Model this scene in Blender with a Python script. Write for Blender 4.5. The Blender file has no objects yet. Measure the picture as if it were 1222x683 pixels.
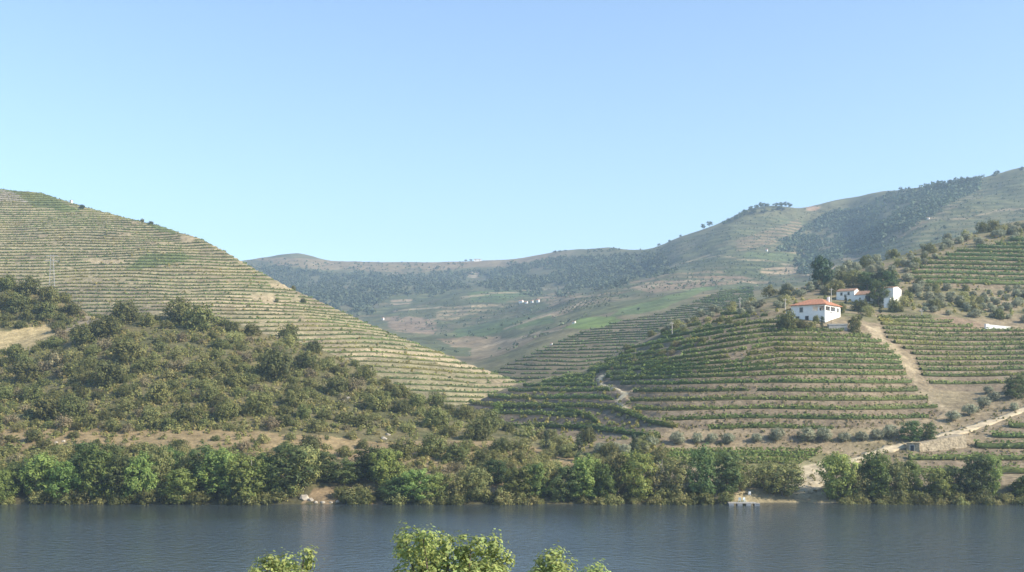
import bpy, math, random
import numpy as np

# ------------------------------------------------------------------ camera, sky, sun, exposure
SC = bpy.context.scene
F, U0, V0, H = 1310.0, 611.0, 470.0, 25.0        # focal length in photo pixels, principal column, eye level row, eye height
cam_d = bpy.data.cameras.new('camera')
cam = bpy.data.objects.new('camera', cam_d)
SC.collection.objects.link(cam)
cam.location = (0, 0, H)
cam.rotation_euler = (math.radians(90), 0, 0)
cam_d.sensor_fit = 'HORIZONTAL'
cam_d.sensor_width = 36
cam_d.lens = 36 * F / 1222
cam_d.shift_y = (V0 - 341.5) / 1222
cam_d.clip_start = 0.5
cam_d.clip_end = 20000
SC.camera = cam

SUN_EL, SUN_AZ = 34.0, 114.0                     # azimuth clockwise from +Y (view direction): right, a little behind the camera
world = bpy.data.worlds.new('World')
SC.world = world
world.use_nodes = True
wn = world.node_tree.nodes
sky = wn.new('ShaderNodeTexSky')
sky.sky_type = 'NISHITA'
sky.sun_disc = False
sky.sun_elevation = math.radians(SUN_EL)
sky.sun_rotation = math.radians(SUN_AZ)
sky.altitude = 100
sky.air_density = 1.0
sky.dust_density = 0.35
sky.ozone_density = 2.2
wn['Background'].inputs['Strength'].default_value = 0.13
world.node_tree.links.new(sky.outputs[0], wn['Background'].inputs['Color'])

sun_d = bpy.data.lights.new('sun', 'SUN')
sun_d.energy = 4.7
sun_d.angle = math.radians(0.5)
sun_d.color = (1.0, 0.90, 0.74)
sun = bpy.data.objects.new('sun', sun_d)
SC.collection.objects.link(sun)
a_, e_ = math.radians(SUN_AZ), math.radians(SUN_EL)
SDIR = np.array([math.sin(a_) * math.cos(e_), math.cos(a_) * math.cos(e_), math.sin(e_)])
sun.rotation_euler = (math.radians(90 - SUN_EL), 0, math.atan2(-SDIR[0], SDIR[1]) + math.pi)
import mathutils
sun.rotation_euler = mathutils.Vector(SDIR).to_track_quat('Z', 'Y').to_euler()
sun.location = (100, -50, 300)

SC.view_settings.view_transform = 'Standard'
SC.view_settings.look = 'None'
SC.view_settings.exposure = 1.0
SC.view_settings.gamma = 1
SC.view_settings.use_curve_mapping = False
SC.render.engine = 'CYCLES'
SC.cycles.use_denoising = True
SC.cycles.max_bounces = 5
SC.cycles.diffuse_bounces = 2
SC.cycles.glossy_bounces = 2
SC.cycles.transmission_bounces = 2
SC.cycles.volume_bounces = 0
SC.cycles.transparent_max_bounces = 4

# ------------------------------------------------------------------ helpers
COL = SC.collection
rng = np.random.default_rng(7)
random.seed(7)


def tag(o, label=None, cat=None, group=None, kind=None):
    if label: o['label'] = label
    if cat: o['category'] = cat
    if group: o['group'] = group
    if kind: o['kind'] = kind
    return o


def add_obj(name, me, parent=None):
    o = bpy.data.objects.new(name, me)
    COL.objects.link(o)
    if parent is not None: o.parent = parent
    return o


def empty(name, loc=(0, 0, 0), rz=0.0):
    o = bpy.data.objects.new(name, None)
    COL.objects.link(o)
    o.location = loc
    o.rotation_euler = (0, 0, rz)
    o.empty_display_size = 0.5
    return o


def np_mesh(name, verts, faces, mat=None, smooth=False, col=None):
    """verts (n,3), faces (m,k) all of the same size k"""
    me = bpy.data.meshes.new(name)
    verts = np.ascontiguousarray(verts, dtype=np.float32)
    faces = np.ascontiguousarray(faces, dtype=np.int32)
    n, (m, k) = len(verts), faces.shape
    me.vertices.add(n)
    me.vertices.foreach_set('co', verts.ravel())
    me.loops.add(m * k)
    me.loops.foreach_set('vertex_index', faces.ravel())
    me.polygons.add(m)
    me.polygons.foreach_set('loop_start', np.arange(0, m * k, k, dtype=np.int32))
    me.polygons.foreach_set('loop_total', np.full(m, k, dtype=np.int32))
    if smooth:
        me.polygons.foreach_set('use_smooth', np.ones(m, dtype=bool))
    me.update(calc_edges=True)
    if col is not None:
        at = me.color_attributes.new('Col', 'FLOAT_COLOR', 'POINT')
        c4 = np.ones((n, 4), dtype=np.float32)
        c4[:, :3] = col
        at.data.foreach_set('color', c4.ravel())
    if mat is not None: me.materials.append(mat)
    return me


class MB:
    """collects boxes, prisms and tubes for one mesh"""
    def __init__(s): s.v, s.f = [], []

    def add(s, vs, fs):
        o = len(s.v)
        s.v += [tuple(p) for p in vs]
        s.f += [tuple(i + o for i in f) for f in fs]
        return s

    def box(s, x0, x1, y0, y1, z0, z1):
        return s.add([(x0, y0, z0), (x1, y0, z0), (x1, y1, z0), (x0, y1, z0), (x0, y0, z1), (x1, y0, z1), (x1, y1, z1), (x0, y1, z1)],
                     [(0, 3, 2, 1), (4, 5, 6, 7), (0, 1, 5, 4), (1, 2, 6, 5), (2, 3, 7, 6), (3, 0, 4, 7)])

    def tube(s, pts, rads, n=6):
        pts = [np.array(p, float) for p in pts]
        vs, fs = [], []
        for i, p in enumerate(pts):
            d = pts[min(i + 1, len(pts) - 1)] - pts[max(i - 1, 0)]
            d /= (np.linalg.norm(d) + 1e-9)
            a = np.cross(d, (0.31, 0.95, 0.05)); a /= (np.linalg.norm(a) + 1e-9)
            b = np.cross(d, a)
            for k in range(n):
                t = 2 * math.pi * k / n
                vs.append(p + rads[i] * (math.cos(t) * a + math.sin(t) * b))
        for i in range(len(pts) - 1):
            for k in range(n):
                k2 = (k + 1) % n
                fs.append((i * n + k, i * n + k2, (i + 1) * n + k2, (i + 1) * n + k))
        fs.append(tuple(range(n - 1, -1, -1)))
        fs.append(tuple((len(pts) - 1) * n + k for k in range(n)))
        return s.add(vs, fs)

    def mesh(s, name, mat):
        me = bpy.data.meshes.new(name)
        me.from_pydata(s.v, [], s.f)
        me.update()
        if mat: me.materials.append(mat)
        return me

    def build(s, name, mat, parent=None):
        return add_obj(name, s.mesh(name, mat), parent)


# value noise -----------------------------------------------------------------
_perm = np.random.default_rng(3).random((256, 256)).astype(np.float64)


def vnoise(x, y):
    xi = np.floor(x).astype(np.int64); yi = np.floor(y).astype(np.int64)
    fx = x - xi; fy = y - yi
    fx = fx * fx * (3 - 2 * fx); fy = fy * fy * (3 - 2 * fy)
    a = _perm[xi & 255, yi & 255]; b = _perm[(xi + 1) & 255, yi & 255]
    c = _perm[xi & 255, (yi + 1) & 255]; d = _perm[(xi + 1) & 255, (yi + 1) & 255]
    return (a * (1 - fx) + b * fx) * (1 - fy) + (c * (1 - fx) + d * fx) * fy


def fbm(x, y, oct=4, ox=0.0):
    s, a, n = 0.0, 0.5, 0.0
    x = np.asarray(x, float) + ox * 17.3; y = np.asarray(y, float) - ox * 9.1
    for _ in range(oct):
        s = s + a * vnoise(x, y); n += a
        x = x * 2.03 + 5.1; y = y * 2.03 + 3.7; a *= 0.5
    return s / n * 2 - 1          # about -1..1


def smooth01(x, a, b):
    t = np.clip((x - a) / (b - a), 0, 1)
    return t * t * (3 - 2 * t)


def pchip_slopes(h, d):
    """h (n-1,), d (n-1, ...) secants -> slopes (n, ...)"""
    n = len(h) + 1
    m = np.zeros((n,) + d.shape[1:])
    m[0] = d[0]; m[-1] = d[-1]
    for i in range(1, n - 1):
        w1 = 2 * h[i] + h[i - 1]; w2 = h[i] + 2 * h[i - 1]
        same = d[i - 1] * d[i] > 0
        with np.errstate(divide='ignore', invalid='ignore'):
            v = (w1 + w2) / (w1 / d[i - 1] + w2 / d[i])
        m[i] = np.where(same, np.nan_to_num(v), 0)
    return m


def pchip(xk, yk, xq):
    xk = np.asarray(xk, float); yk = np.asarray(yk, float)
    h = np.diff(xk)
    hh = h.reshape((-1,) + (1,) * (yk.ndim - 1))
    d = np.diff(yk, axis=0) / hh
    m = pchip_slopes(h, d)
    xq = np.clip(xq, xk[0], xk[-1])
    i = np.clip(np.searchsorted(xk, xq, side='right') - 1, 0, len(h) - 1)
    t = (xq - xk[i]) / h[i]
    sh = (-1,) + (1,) * (yk.ndim - 1)
    t = t.reshape(sh); hi = h[i].reshape(sh)
    return ((1 + 2 * t) * (1 - t) ** 2 * yk[i] + t * (1 - t) ** 2 * hi * m[i] + t * t * (3 - 2 * t) * yk[i + 1] + t * t * (t - 1) * hi * m[i + 1])


def inpoly(u, v, poly):
    inside = np.zeros(np.shape(u), bool)
    n = len(poly)
    for i in range(n):
        x1, y1 = poly[i]; x2, y2 = poly[(i + 1) % n]
        if y1 == y2: continue
        c = ((y1 > v) != (y2 > v)) & (u < (x2 - x1) * (v - y1) / (y2 - y1) + x1)
        inside ^= c
    return inside


def px(u, v, Y):
    return np.array([(u - U0) / F * Y, Y, H + (V0 - v) / F * Y])


# ------------------------------------------------------------------ materials
def new_mat(name):
    m = bpy.data.materials.new(name)
    m.use_nodes = True
    nt = m.node_tree
    for n in list(nt.nodes): nt.nodes.remove(n)
    out = nt.nodes.new('ShaderNodeOutputMaterial')
    return m, nt, out


def N(nt, t, **kw):
    n = nt.nodes.new(t)
    for k, v in kw.items():
        if k.startswith('in_'):
            n.inputs[int(k[3:]) if k[3:].isdigit() else k[3:]].default_value = v
        else:
            setattr(n, k, v)
    return n


def terrain_mat(name, s1, s2, bump_s, bump_d, contrast=(0.62, 1.38)):
    m, nt, out = new_mat(name)
    L = nt.links.new
    att = N(nt, 'ShaderNodeAttribute', attribute_name='Col')
    geo = N(nt, 'ShaderNodeNewGeometry')
    n1 = N(nt, 'ShaderNodeTexNoise'); n1.inputs['Scale'].default_value = s1; n1.inputs['Detail'].default_value = 5; n1.inputs['Roughness'].default_value = 0.65
    n2 = N(nt, 'ShaderNodeTexNoise'); n2.inputs['Scale'].default_value = s2; n2.inputs['Detail'].default_value = 4; n2.inputs['Roughness'].default_value = 0.7
    L(geo.outputs['Position'], n1.inputs['Vector']); L(geo.outputs['Position'], n2.inputs['Vector'])
    mr1 = N(nt, 'ShaderNodeMapRange'); mr1.inputs[1].default_value = 0.3; mr1.inputs[2].default_value = 0.7; mr1.inputs[3].default_value = contrast[0]; mr1.inputs[4].default_value = contrast[1]
    L(n1.outputs[0], mr1.inputs[0])
    mr2 = N(nt, 'ShaderNodeMapRange'); mr2.inputs[1].default_value = 0.3; mr2.inputs[2].default_value = 0.7; mr2.inputs[3].default_value = 0.62; mr2.inputs[4].default_value = 1.04
    L(n2.outputs[0], mr2.inputs[0])
    mul = N(nt, 'ShaderNodeMath', operation='MULTIPLY'); L(mr1.outputs[0], mul.inputs[0]); L(mr2.outputs[0], mul.inputs[1])
    vm = N(nt, 'ShaderNodeVectorMath', operation='SCALE'); L(att.outputs['Color'], vm.inputs[0]); L(mul.outputs[0], vm.inputs['Scale'])
    b = N(nt, 'ShaderNodeBsdfPrincipled'); b.inputs['Roughness'].default_value = 0.95; b.inputs['Specular IOR Level'].default_value = 0.15
    L(vm.outputs[0], b.inputs['Base Color'])
    n3 = N(nt, 'ShaderNodeTexNoise'); n3.inputs['Scale'].default_value = bump_s; n3.inputs['Detail'].default_value = 4
    L(geo.outputs['Position'], n3.inputs['Vector'])
    bp = N(nt, 'ShaderNodeBump'); bp.inputs['Strength'].default_value = 0.8; bp.inputs['Distance'].default_value = bump_d
    L(n3.outputs[0], bp.inputs['Height']); L(bp.outputs[0], b.inputs['Normal'])
    L(b.outputs[0], out.inputs[0])
    return m


def leaf_mat(name, base, var=0.35, trans=0.28, hue=0.03, spec=0.25):
    m, nt, out = new_mat(name)
    L = nt.links.new
    att = N(nt, 'ShaderNodeAttribute', attribute_name='Col')
    inf = N(nt, 'ShaderNodeObjectInfo')
    hsv = N(nt, 'ShaderNodeHueSaturation')
    hsv.inputs['Color'].default_value = (*base, 1)
    r1 = N(nt, 'ShaderNodeMapRange'); r1.inputs[3].default_value = 0.5 - hue; r1.inputs[4].default_value = 0.5 + hue
    L(inf.outputs['Random'], r1.inputs[0]); L(r1.outputs[0], hsv.inputs['Hue'])
    f = N(nt, 'ShaderNodeMath', operation='MULTIPLY_ADD', in_1=7.13, in_2=0.0); L(inf.outputs['Random'], f.inputs[0])
    fr = N(nt, 'ShaderNodeMath', operation='FRACT'); L(f.outputs[0], fr.inputs[0])
    r2 = N(nt, 'ShaderNodeMapRange'); r2.inputs[3].default_value = 1 - var; r2.inputs[4].default_value = 1 + var
    L(fr.outputs[0], r2.inputs[0]); L(r2.outputs[0], hsv.inputs['Value'])
    mx = N(nt, 'ShaderNodeVectorMath', operation='MULTIPLY'); L(hsv.outputs[0], mx.inputs[0]); L(att.outputs['Color'], mx.inputs[1])
    d = N(nt, 'ShaderNodeBsdfPrincipled'); d.inputs['Roughness'].default_value = 0.6; d.inputs['Specular IOR Level'].default_value = spec
    t = N(nt, 'ShaderNodeBsdfTranslucent')
    L(mx.outputs[0], d.inputs['Base Color']); L(mx.outputs[0], t.inputs['Color'])
    ms = N(nt, 'ShaderNodeMixShader'); ms.inputs[0].default_value = trans
    L(d.outputs[0], ms.inputs[1]); L(t.outputs[0], ms.inputs[2]); L(ms.outputs[0], out.inputs[0])
    return m


def plain_mat(name, base, rough=0.8, noise=6.0, amt=0.25, bump=0.0, spec=0.3):
    m, nt, out = new_mat(name)
    L = nt.links.new
    geo = N(nt, 'ShaderNodeNewGeometry')
    n1 = N(nt, 'ShaderNodeTexNoise'); n1.inputs['Scale'].default_value = noise; n1.inputs['Detail'].default_value = 5
    L(geo.outputs['Position'], n1.inputs['Vector'])
    mr = N(nt, 'ShaderNodeMapRange'); mr.inputs[1].default_value = 0.3; mr.inputs[2].default_value = 0.7; mr.inputs[3].default_value = 1 - amt; mr.inputs[4].default_value = 1 + amt
    L(n1.outputs[0], mr.inputs[0])
    vm = N(nt, 'ShaderNodeVectorMath', operation='SCALE'); vm.inputs[0].default_value = base; L(mr.outputs[0], vm.inputs['Scale'])
    b = N(nt, 'ShaderNodeBsdfPrincipled'); b.inputs['Roughness'].default_value = rough; b.inputs['Specular IOR Level'].default_value = spec
    L(vm.outputs[0], b.inputs['Base Color'])
    if bump:
        bp = N(nt, 'ShaderNodeBump'); bp.inputs['Distance'].default_value = bump
        L(n1.outputs[0], bp.inputs['Height']); L(bp.outputs[0], b.inputs['Normal'])
    L(b.outputs[0], out.inputs[0])
    return m


def roof_mat(name, base):
    m, nt, out = new_mat(name)
    L = nt.links.new
    tc = N(nt, 'ShaderNodeTexCoord')
    w = N(nt, 'ShaderNodeTexWave'); w.inputs['Scale'].default_value = 1.4; w.inputs['Distortion'].default_value = 0.6
    L(tc.outputs['Object'], w.inputs['Vector'])
    n1 = N(nt, 'ShaderNodeTexNoise'); n1.inputs['Scale'].default_value = 1.7; n1.inputs['Detail'].default_value = 6
    L(tc.outputs['Object'], n1.inputs['Vector'])
    mr = N(nt, 'ShaderNodeMapRange'); mr.inputs[1].default_value = 0.3; mr.inputs[2].default_value = 0.7; mr.inputs[3].default_value = 0.7; mr.inputs[4].default_value = 1.3
    L(n1.outputs[0], mr.inputs[0])
    vm = N(nt, 'ShaderNodeVectorMath', operation='SCALE'); vm.inputs[0].default_value = base; L(mr.outputs[0], vm.inputs['Scale'])
    b = N(nt, 'ShaderNodeBsdfPrincipled'); b.inputs['Roughness'].default_value = 0.9; b.inputs['Specular IOR Level'].default_value = 0.1
    L(vm.outputs[0], b.inputs['Base Color'])
    bp = N(nt, 'ShaderNodeBump'); bp.inputs['Distance'].default_value = 0.08
    L(w.outputs[0], bp.inputs['Height']); L(bp.outputs[0], b.inputs['Normal'])
    L(b.outputs[0], out.inputs[0])
    return m


def water_mat():
    m, nt, out = new_mat('river_water')
    L = nt.links.new
    geo = N(nt, 'ShaderNodeNewGeometry')
    mp = N(nt, 'ShaderNodeMapping'); mp.inputs['Scale'].default_value = (0.9, 1.0, 1.0); mp.inputs['Rotation'].default_value = (0, 0, 0.25)
    L(geo.outputs['Position'], mp.inputs['Vector'])
    n1 = N(nt, 'ShaderNodeTexNoise'); n1.inputs['Scale'].default_value = 0.7; n1.inputs['Detail'].default_value = 5; n1.inputs['Roughness'].default_value = 0.55
    n2 = N(nt, 'ShaderNodeTexNoise'); n2.inputs['Scale'].default_value = 0.035; n2.inputs['Detail'].default_value = 4
    mp2 = N(nt, 'ShaderNodeMapping'); mp2.inputs['Scale'].default_value = (0.22, 1.0, 1.0); L(geo.outputs['Position'], mp2.inputs['Vector'])
    L(mp.outputs[0], n1.inputs['Vector']); L(mp2.outputs[0], n2.inputs['Vector'])
    mr = N(nt, 'ShaderNodeMapRange'); mr.inputs[1].default_value = 0.3; mr.inputs[2].default_value = 0.7; mr.inputs[3].default_value = 0.45; mr.inputs[4].default_value = 1.0
    L(n2.outputs[0], mr.inputs[0])
    bp = N(nt, 'ShaderNodeBump'); bp.inputs['Distance'].default_value = 0.40
    L(mr.outputs[0], bp.inputs['Strength']); L(n1.outputs[0], bp.inputs['Height'])
    b = N(nt, 'ShaderNodeBsdfPrincipled')
    b.inputs['Base Color'].default_value = (0.036, 0.047, 0.050, 1)
    b.inputs['Roughness'].default_value = 0.10
    b.inputs['IOR'].default_value = 1.33
    L(bp.outputs[0], b.inputs['Normal']); L(b.outputs[0], out.inputs[0])
    return m


M = {}
M['near_ground'] = terrain_mat('hillside_soil', 0.35, 1.6, 0.9, 0.35)
M['far_ground'] = terrain_mat('far_hillside_soil', 0.045, 0.22, 0.16, 1.6)
M['bank_leaf'] = leaf_mat('riverbank_leaves', (0.215, 0.275, 0.075), 0.40, 0.48, 0.03)
M['dark_leaf'] = leaf_mat('dark_leaves', (0.110, 0.150, 0.050), 0.35, 0.42)
M['bush_leaf'] = leaf_mat('evergreen_bush_leaves', (0.165, 0.172, 0.057), 0.35, 0.40, 0.018)
M['pale_leaf'] = leaf_mat('pale_shrub_leaves', (0.270, 0.268, 0.098), 0.25, 0.42, 0.016)
M['brown_leaf'] = leaf_mat('dry_shrub_leaves', (0.230, 0.192, 0.105), 0.2, 0.3, 0.012)
M['olive_leaf'] = leaf_mat('olive_tree_leaves', (0.290, 0.302, 0.190), 0.2, 0.3, 0.015, spec=0.45)
M['pine_leaf'] = leaf_mat('pine_needles', (0.052, 0.081, 0.036), 0.2, 0.12)
M['vine_leaf'] = leaf_mat('vine_leaves', (0.165, 0.215, 0.055), 0.16, 0.36, 0.015)
M['front_leaf'] = leaf_mat('foreground_leaves', (0.310, 0.370, 0.125), 0.1, 0.42, 0.01)
M['far_leaf'] = leaf_mat('distant_tree_leaves', (0.085, 0.112, 0.060), 0.2, 0.2)
M['cypress_leaf'] = leaf_mat('cypress_leaves', (0.045, 0.062, 0.026), 0.15, 0.12, 0.01)
M['bark'] = plain_mat('tree_bark', (0.16, 0.125, 0.09), 0.95, 3, 0.35, 0.05)
M['pale_bark'] = plain_mat('pale_tree_bark', (0.42, 0.39, 0.33), 0.9, 3, 0.3, 0.03)
M['white'] = plain_mat('whitewashed_wall', (0.80, 0.79, 0.76), 0.85, 0.8, 0.07)
M['roof'] = roof_mat('red_clay_tiles', (0.42, 0.20, 0.12))
M['old_roof'] = roof_mat('weathered_brown_tiles', (0.30, 0.19, 0.13))
M['dark_wood'] = plain_mat('dark_painted_wood', (0.035, 0.04, 0.05), 0.6)
M['glass'] = plain_mat('dark_window_glass', (0.03, 0.035, 0.04), 0.12, 1, 0.1, 0, 0.5)
M['frame'] = plain_mat('window_frame_paint', (0.55, 0.54, 0.50), 0.6)
M['concrete'] = plain_mat('grey_concrete', (0.34, 0.33, 0.31), 0.9, 1.5, 0.2)
M['pale_concrete'] = plain_mat('pale_concrete', (0.50, 0.48, 0.44), 0.9, 1.5, 0.15)
M['stone'] = plain_mat('dry_stone', (0.34, 0.28, 0.19), 0.95, 1.8, 0.45, 0.15)
M['rock'] = plain_mat('pale_rock', (0.34, 0.30, 0.24), 0.95, 1.2, 0.3, 0.2)
M['dirt'] = plain_mat('dirt_track', (0.46, 0.38, 0.25), 0.97, 0.7, 0.22, 0.1)
M['pale_dirt'] = plain_mat('pale_dirt', (0.62, 0.54, 0.38), 0.97, 0.7, 0.15, 0.1)
M['steel'] = plain_mat('galvanised_steel', (0.26, 0.27, 0.27), 0.6, 2, 0.1)
M['pole'] = plain_mat('weathered_pole', (0.45, 0.42, 0.38), 0.85, 2, 0.2)
M['plank'] = plain_mat('grey_planks', (0.36, 0.34, 0.30), 0.85, 4, 0.25)
M['float'] = plain_mat('grey_float', (0.22, 0.24, 0.26), 0.5, 3, 0.1)
M['plastic'] = plain_mat('white_plastic', (0.48, 0.54, 0.56), 0.5, 3, 0.05)


# ------------------------------------------------------------------ hill surfaces lofted through measured contours
class Layer:
    def __init__(s, name, curves, seg, umin, umax, du, noise=(0.6, 12.0, 0)):
        """curves: list of lists of (u, Y, v) or (u, Y, None, z); seg: samples between neighbouring curves"""
        s.name = name
        us = np.arange(umin, umax + du * 0.5, du)
        Yk, Zk = [], []
        for c in curves:
            cu = [p[0] for p in c]
            cY = [p[1] for p in c]
            cz = [(p[3] if p[2] is None else H + (V0 - p[2]) / F * p[1]) for p in c]
            Yk.append(pchip(cu, cY, us)); Zk.append(pchip(cu, cz, us))
        Yk = np.array(Yk); Zk = np.array(Zk)
        tq = np.concatenate([np.linspace(i, i + 1, n, endpoint=False) for i, n in enumerate(seg)] + [[len(seg)]])
        kn = np.arange(len(curves), dtype=float)
        s.u, s.t = us, tq
        s.Y = pchip(kn, Yk, tq)
        s.Z = pchip(kn, Zk, tq)
        s.X = (us[None, :] - U0) / F * s.Y
        s.U = np.broadcast_to(us[None, :], s.Y.shape)
        amp, sc, seed = noise
        s.Z = s.Z + amp * fbm(s.X / sc, s.Y / sc, 5, seed) * smooth01(s.Z, -1, 4)
        s.V = V0 - (s.Z - H) / s.Y * F
        s.T = np.broadcast_to(tq[:, None], s.Y.shape)
        s.zt = None

    def terrace(s, mask, dz, wob, seed, bench=0.5, rise=0.12, extra=0.0, warp=((-500, 900), (-500, 900))):
        zl = s.Z + wob * fbm(s.X / 55, s.Y / 55, 3, seed) + extra     # benches follow the contour, give or take
        zt = np.interp(zl, warp[0], warp[1])                          # low benches where the slope is worked more finely
        k = np.floor(zt / dz); f = zt / dz - k
        g = np.where(f < bench, f / bench * rise, rise + (1 - rise) * smooth01(f, bench, 1.0) ** 0.9)
        s.zt, s.dz = zt, dz
        s.Z = s.Z + mask * (np.interp((k + g) * dz, warp[1], warp[0]) - zl)
        s.tf = f

    def mesh(s, col, mat):
        nt, nu = s.Y.shape
        v = np.stack([s.X, s.Y, s.Z], -1).reshape(-1, 3)
        i = np.arange(nt - 1)[:, None] * nu + np.arange(nu - 1)[None, :]
        f = np.stack([i, i + 1, i + 1 + nu, i + nu], -1).reshape(-1, 4)
        me = np_mesh(s.name, v, f, mat, True, col.reshape(-1, 3))
        o = add_obj(s.name, me)
        return tag(o, kind='structure')

    def colm(s, u, arr):
        x = np.clip((u - s.u[0]) / (s.u[1] - s.u[0]), 0, len(s.u) - 1.001)
        j = int(x); w = x - j
        return arr[:, j] * (1 - w) + arr[:, j + 1] * w

    def at_uv(s, u, v):
        """visible point of this hill in photo column u, row v"""
        Yc, Zc = s.colm(u, s.Y), s.colm(u, s.Z)
        vc = V0 - (Zc - H) / Yc * F
        idx = np.nonzero(vc <= v)[0]
        if len(idx) == 0:
            i = int(np.argmin(vc)); Y, Z = Yc[i], Zc[i]
        else:
            i = idx[0]
            if i == 0: Y, Z = Yc[0], Zc[0]
            else:
                w = (vc[i - 1] - v) / (vc[i - 1] - vc[i] + 1e-9)
                Y = Yc[i - 1] + w * (Yc[i] - Yc[i - 1]); Z = Zc[i - 1] + w * (Zc[i] - Zc[i - 1])
        return np.array([(u - U0) / F * Y, Y, Z])

    def at_uY(s, u, Y):
        Yc, Zc = s.colm(u, s.Y), s.colm(u, s.Z)
        return np.array([(u - U0) / F * Y, Y, float(np.interp(Y, Yc, Zc))])

    def at_xy(s, x, y):
        return s.at_uY(x / y * F + U0, y)

    def tops(s):
        """row of the highest visible point in each column"""
        return s.V.min(axis=0)


def mixc(col, m, c):
    m = m[..., None]
    return col * (1 - m) + np.array(c) * m


# ---- the scrub covered spur on the left
W = (-260, 800)
scrub = Layer('scrub_hill', [
    [(-260, 236, None, -6), (800, 236, None, -6)],
    [(-260, 247.5, None, -0.6), (350, 247, None, -0.6), (800, 247.5, None, -0.6)],
    [(-260, 255, None, 3.0), (0, 255, None, 3.2), (350, 254, None, 3.2), (400, 257, None, 4.0), (600, 257, None, 3.5), (800, 256, None, 2.5)],
    [(-260, 282, 532), (0, 282, 531), (300, 283, 530), (410, 284, 541), (450, 284, 541), (560, 285, 540), (640, 285, 545), (800, 285, 556)],
    [(-260, 292, 512), (0, 292, 514), (300, 292, 518), (430, 292, 529), (560, 294, 529), (640, 296, 535), (800, 295, 550)],
    [(-260, 338, 462), (0, 338, 464), (130, 342, 442), (230, 344, 438), (300, 340, 450), (380, 338, 466), (450, 332, 485), (520, 322, 500), (600, 315, 519), (700, 306, 533), (800, 302, 548)],
    [(-260, 378, 425), (0, 380, 424), (45, 385, 410), (95, 395, 389), (150, 400, 374), (240, 398, 378), (300, 392, 393), (380, 385, 418), (440, 372, 443), (500, 356, 472), (560, 345, 493), (620, 332, 512), (700, 314, 532), (800, 308, 548)],
    [(-260, 404, 388), (0, 404, 392), (60, 408, 388), (110, 420, 379), (150, 425, 385), (240, 420, 392), (300, 416, 408), (380, 408, 432), (440, 395, 458), (500, 380, 486), (560, 368, 506), (620, 352, 522), (700, 335, 538), (800, 325, 550)],
    [(-260, 430, 325), (0, 430, 336), (55, 430, 349), (95, 432, 368), (130, 440, 392), (200, 445, 402), (300, 440, 430), (440, 420, 475), (560, 392, 515), (700, 360, 545), (800, 345, 553)],
    [(-260, 520, 360), (0, 520, 375), (130, 520, 410), (300, 500, 450), (560, 440, 530), (800, 400, 556)],
], [3, 8, 22, 12, 34, 34, 16, 26, 12], W[0], W[1], 2.6, (1.1, 16.0, 1))
U_, V_ = scrub.U + 5 * fbm(scrub.X / 6, scrub.Y / 6, 3, 3), scrub.V + 4 * fbm(scrub.X / 5, scrub.Y / 5, 3, 4)
n_a, n_b = fbm(scrub.X / 9, scrub.Y / 9, 4, 5), fbm(scrub.X / 30, scrub.Y / 30, 3, 6)
c = np.ones(scrub.X.shape + (3,)) * np.array((0.165, 0.145, 0.070))
c = mixc(c, smooth01(n_a, -0.1, 0.5), (0.100, 0.100, 0.045))
c = mixc(c, smooth01(n_b, 0.1, 0.6) * 0.6, (0.20, 0.165, 0.085))
strip = (scrub.T > 2.75 + 0.25 * n_a) & (scrub.T < 4.12 + 0.1 * n_a)
c = mixc(c, strip * 0.85, (0.29, 0.215, 0.115))
c = mixc(c, ((scrub.T > 1.4) & (scrub.T < 2.8)) * smooth01(n_b + 0.5 * n_a, 0.0, 0.4) * 0.7, (0.26, 0.20, 0.11))
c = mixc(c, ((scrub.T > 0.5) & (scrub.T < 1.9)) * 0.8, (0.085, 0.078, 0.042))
field = inpoly(U_, V_, [(-300, 400), (0, 396), (55, 386), (80, 392), (60, 410), (0, 440), (-300, 440)]) & (scrub.T > 5.6)
c = mixc(c, field * 1.0, (0.40, 0.32, 0.17))
path0 = inpoly(U_, V_, [(75, 392), (100, 378), (118, 372), (120, 382), (98, 392), (80, 398)]) & (scrub.T > 5.6)
c = mixc(c, path0 * 0.9, (0.36, 0.29, 0.19))
bare = inpoly(U_, V_, [(395, 545), (440, 530), (510, 530), (540, 540), (450, 550), (410, 560)]) | inpoly(U_, V_, [(362, 602), (375, 582), (410, 578), (440, 590), (470, 602)]) | inpoly(U_, V_, [(585, 590), (588, 566), (612, 562), (614, 580)])
c = mixc(c, bare * 0.8, (0.27, 0.195, 0.115))
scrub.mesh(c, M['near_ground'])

# ---- the terraced hill on the left, behind the spur
terr = Layer('terraced_hill', [
    [(-260, 440, None, 6), (300, 432, None, 6), (560, 440, None, 4), (760, 470, None, 0)],
    [(-260, 600, 370), (0, 585, 375), (200, 545, 385), (300, 530, 396), (400, 505, 425), (500, 475, 466), (560, 468, 482), (620, 480, 488), (680, 500, 500), (760, 515, 520)],
    [(-260, 700, 295), (0, 690, 300), (100, 665, 313), (200, 620, 335), (300, 580, 360), (400, 545, 396), (500, 512, 437), (560, 505, 456), (620, 505, 472), (680, 512, 490), (760, 525, 512)],
    [(-260, 800, 236), (0, 790, 248), (100, 755, 264), (200, 700, 290), (300, 636, 331), (400, 590, 376), (500, 552, 416), (560, 540, 438), (620, 535, 459), (680, 535, 482), (760, 540, 508)],
    [(-260, 868, 210), (-100, 862, 218), (0, 850, 225), (50, 840, 233), (100, 815, 249), (150, 785, 261), (200, 750, 273), (250, 705, 292), (300, 665, 319), (350, 638, 346), (400, 612, 369), (450, 592, 391), (500, 575, 411), (560, 562, 434), (620, 556, 456), (680, 552, 480), (760, 556, 506)],
    [(-260, 980, 215), (0, 950, 240), (100, 900, 275), (200, 840, 305), (300, 745, 350), (400, 690, 400), (500, 640, 440), (620, 610, 490), (760, 600, 520)],
], [14, 120, 130, 90, 10], -260, 760, 2.8, (1.6, 40.0, 2))
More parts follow.
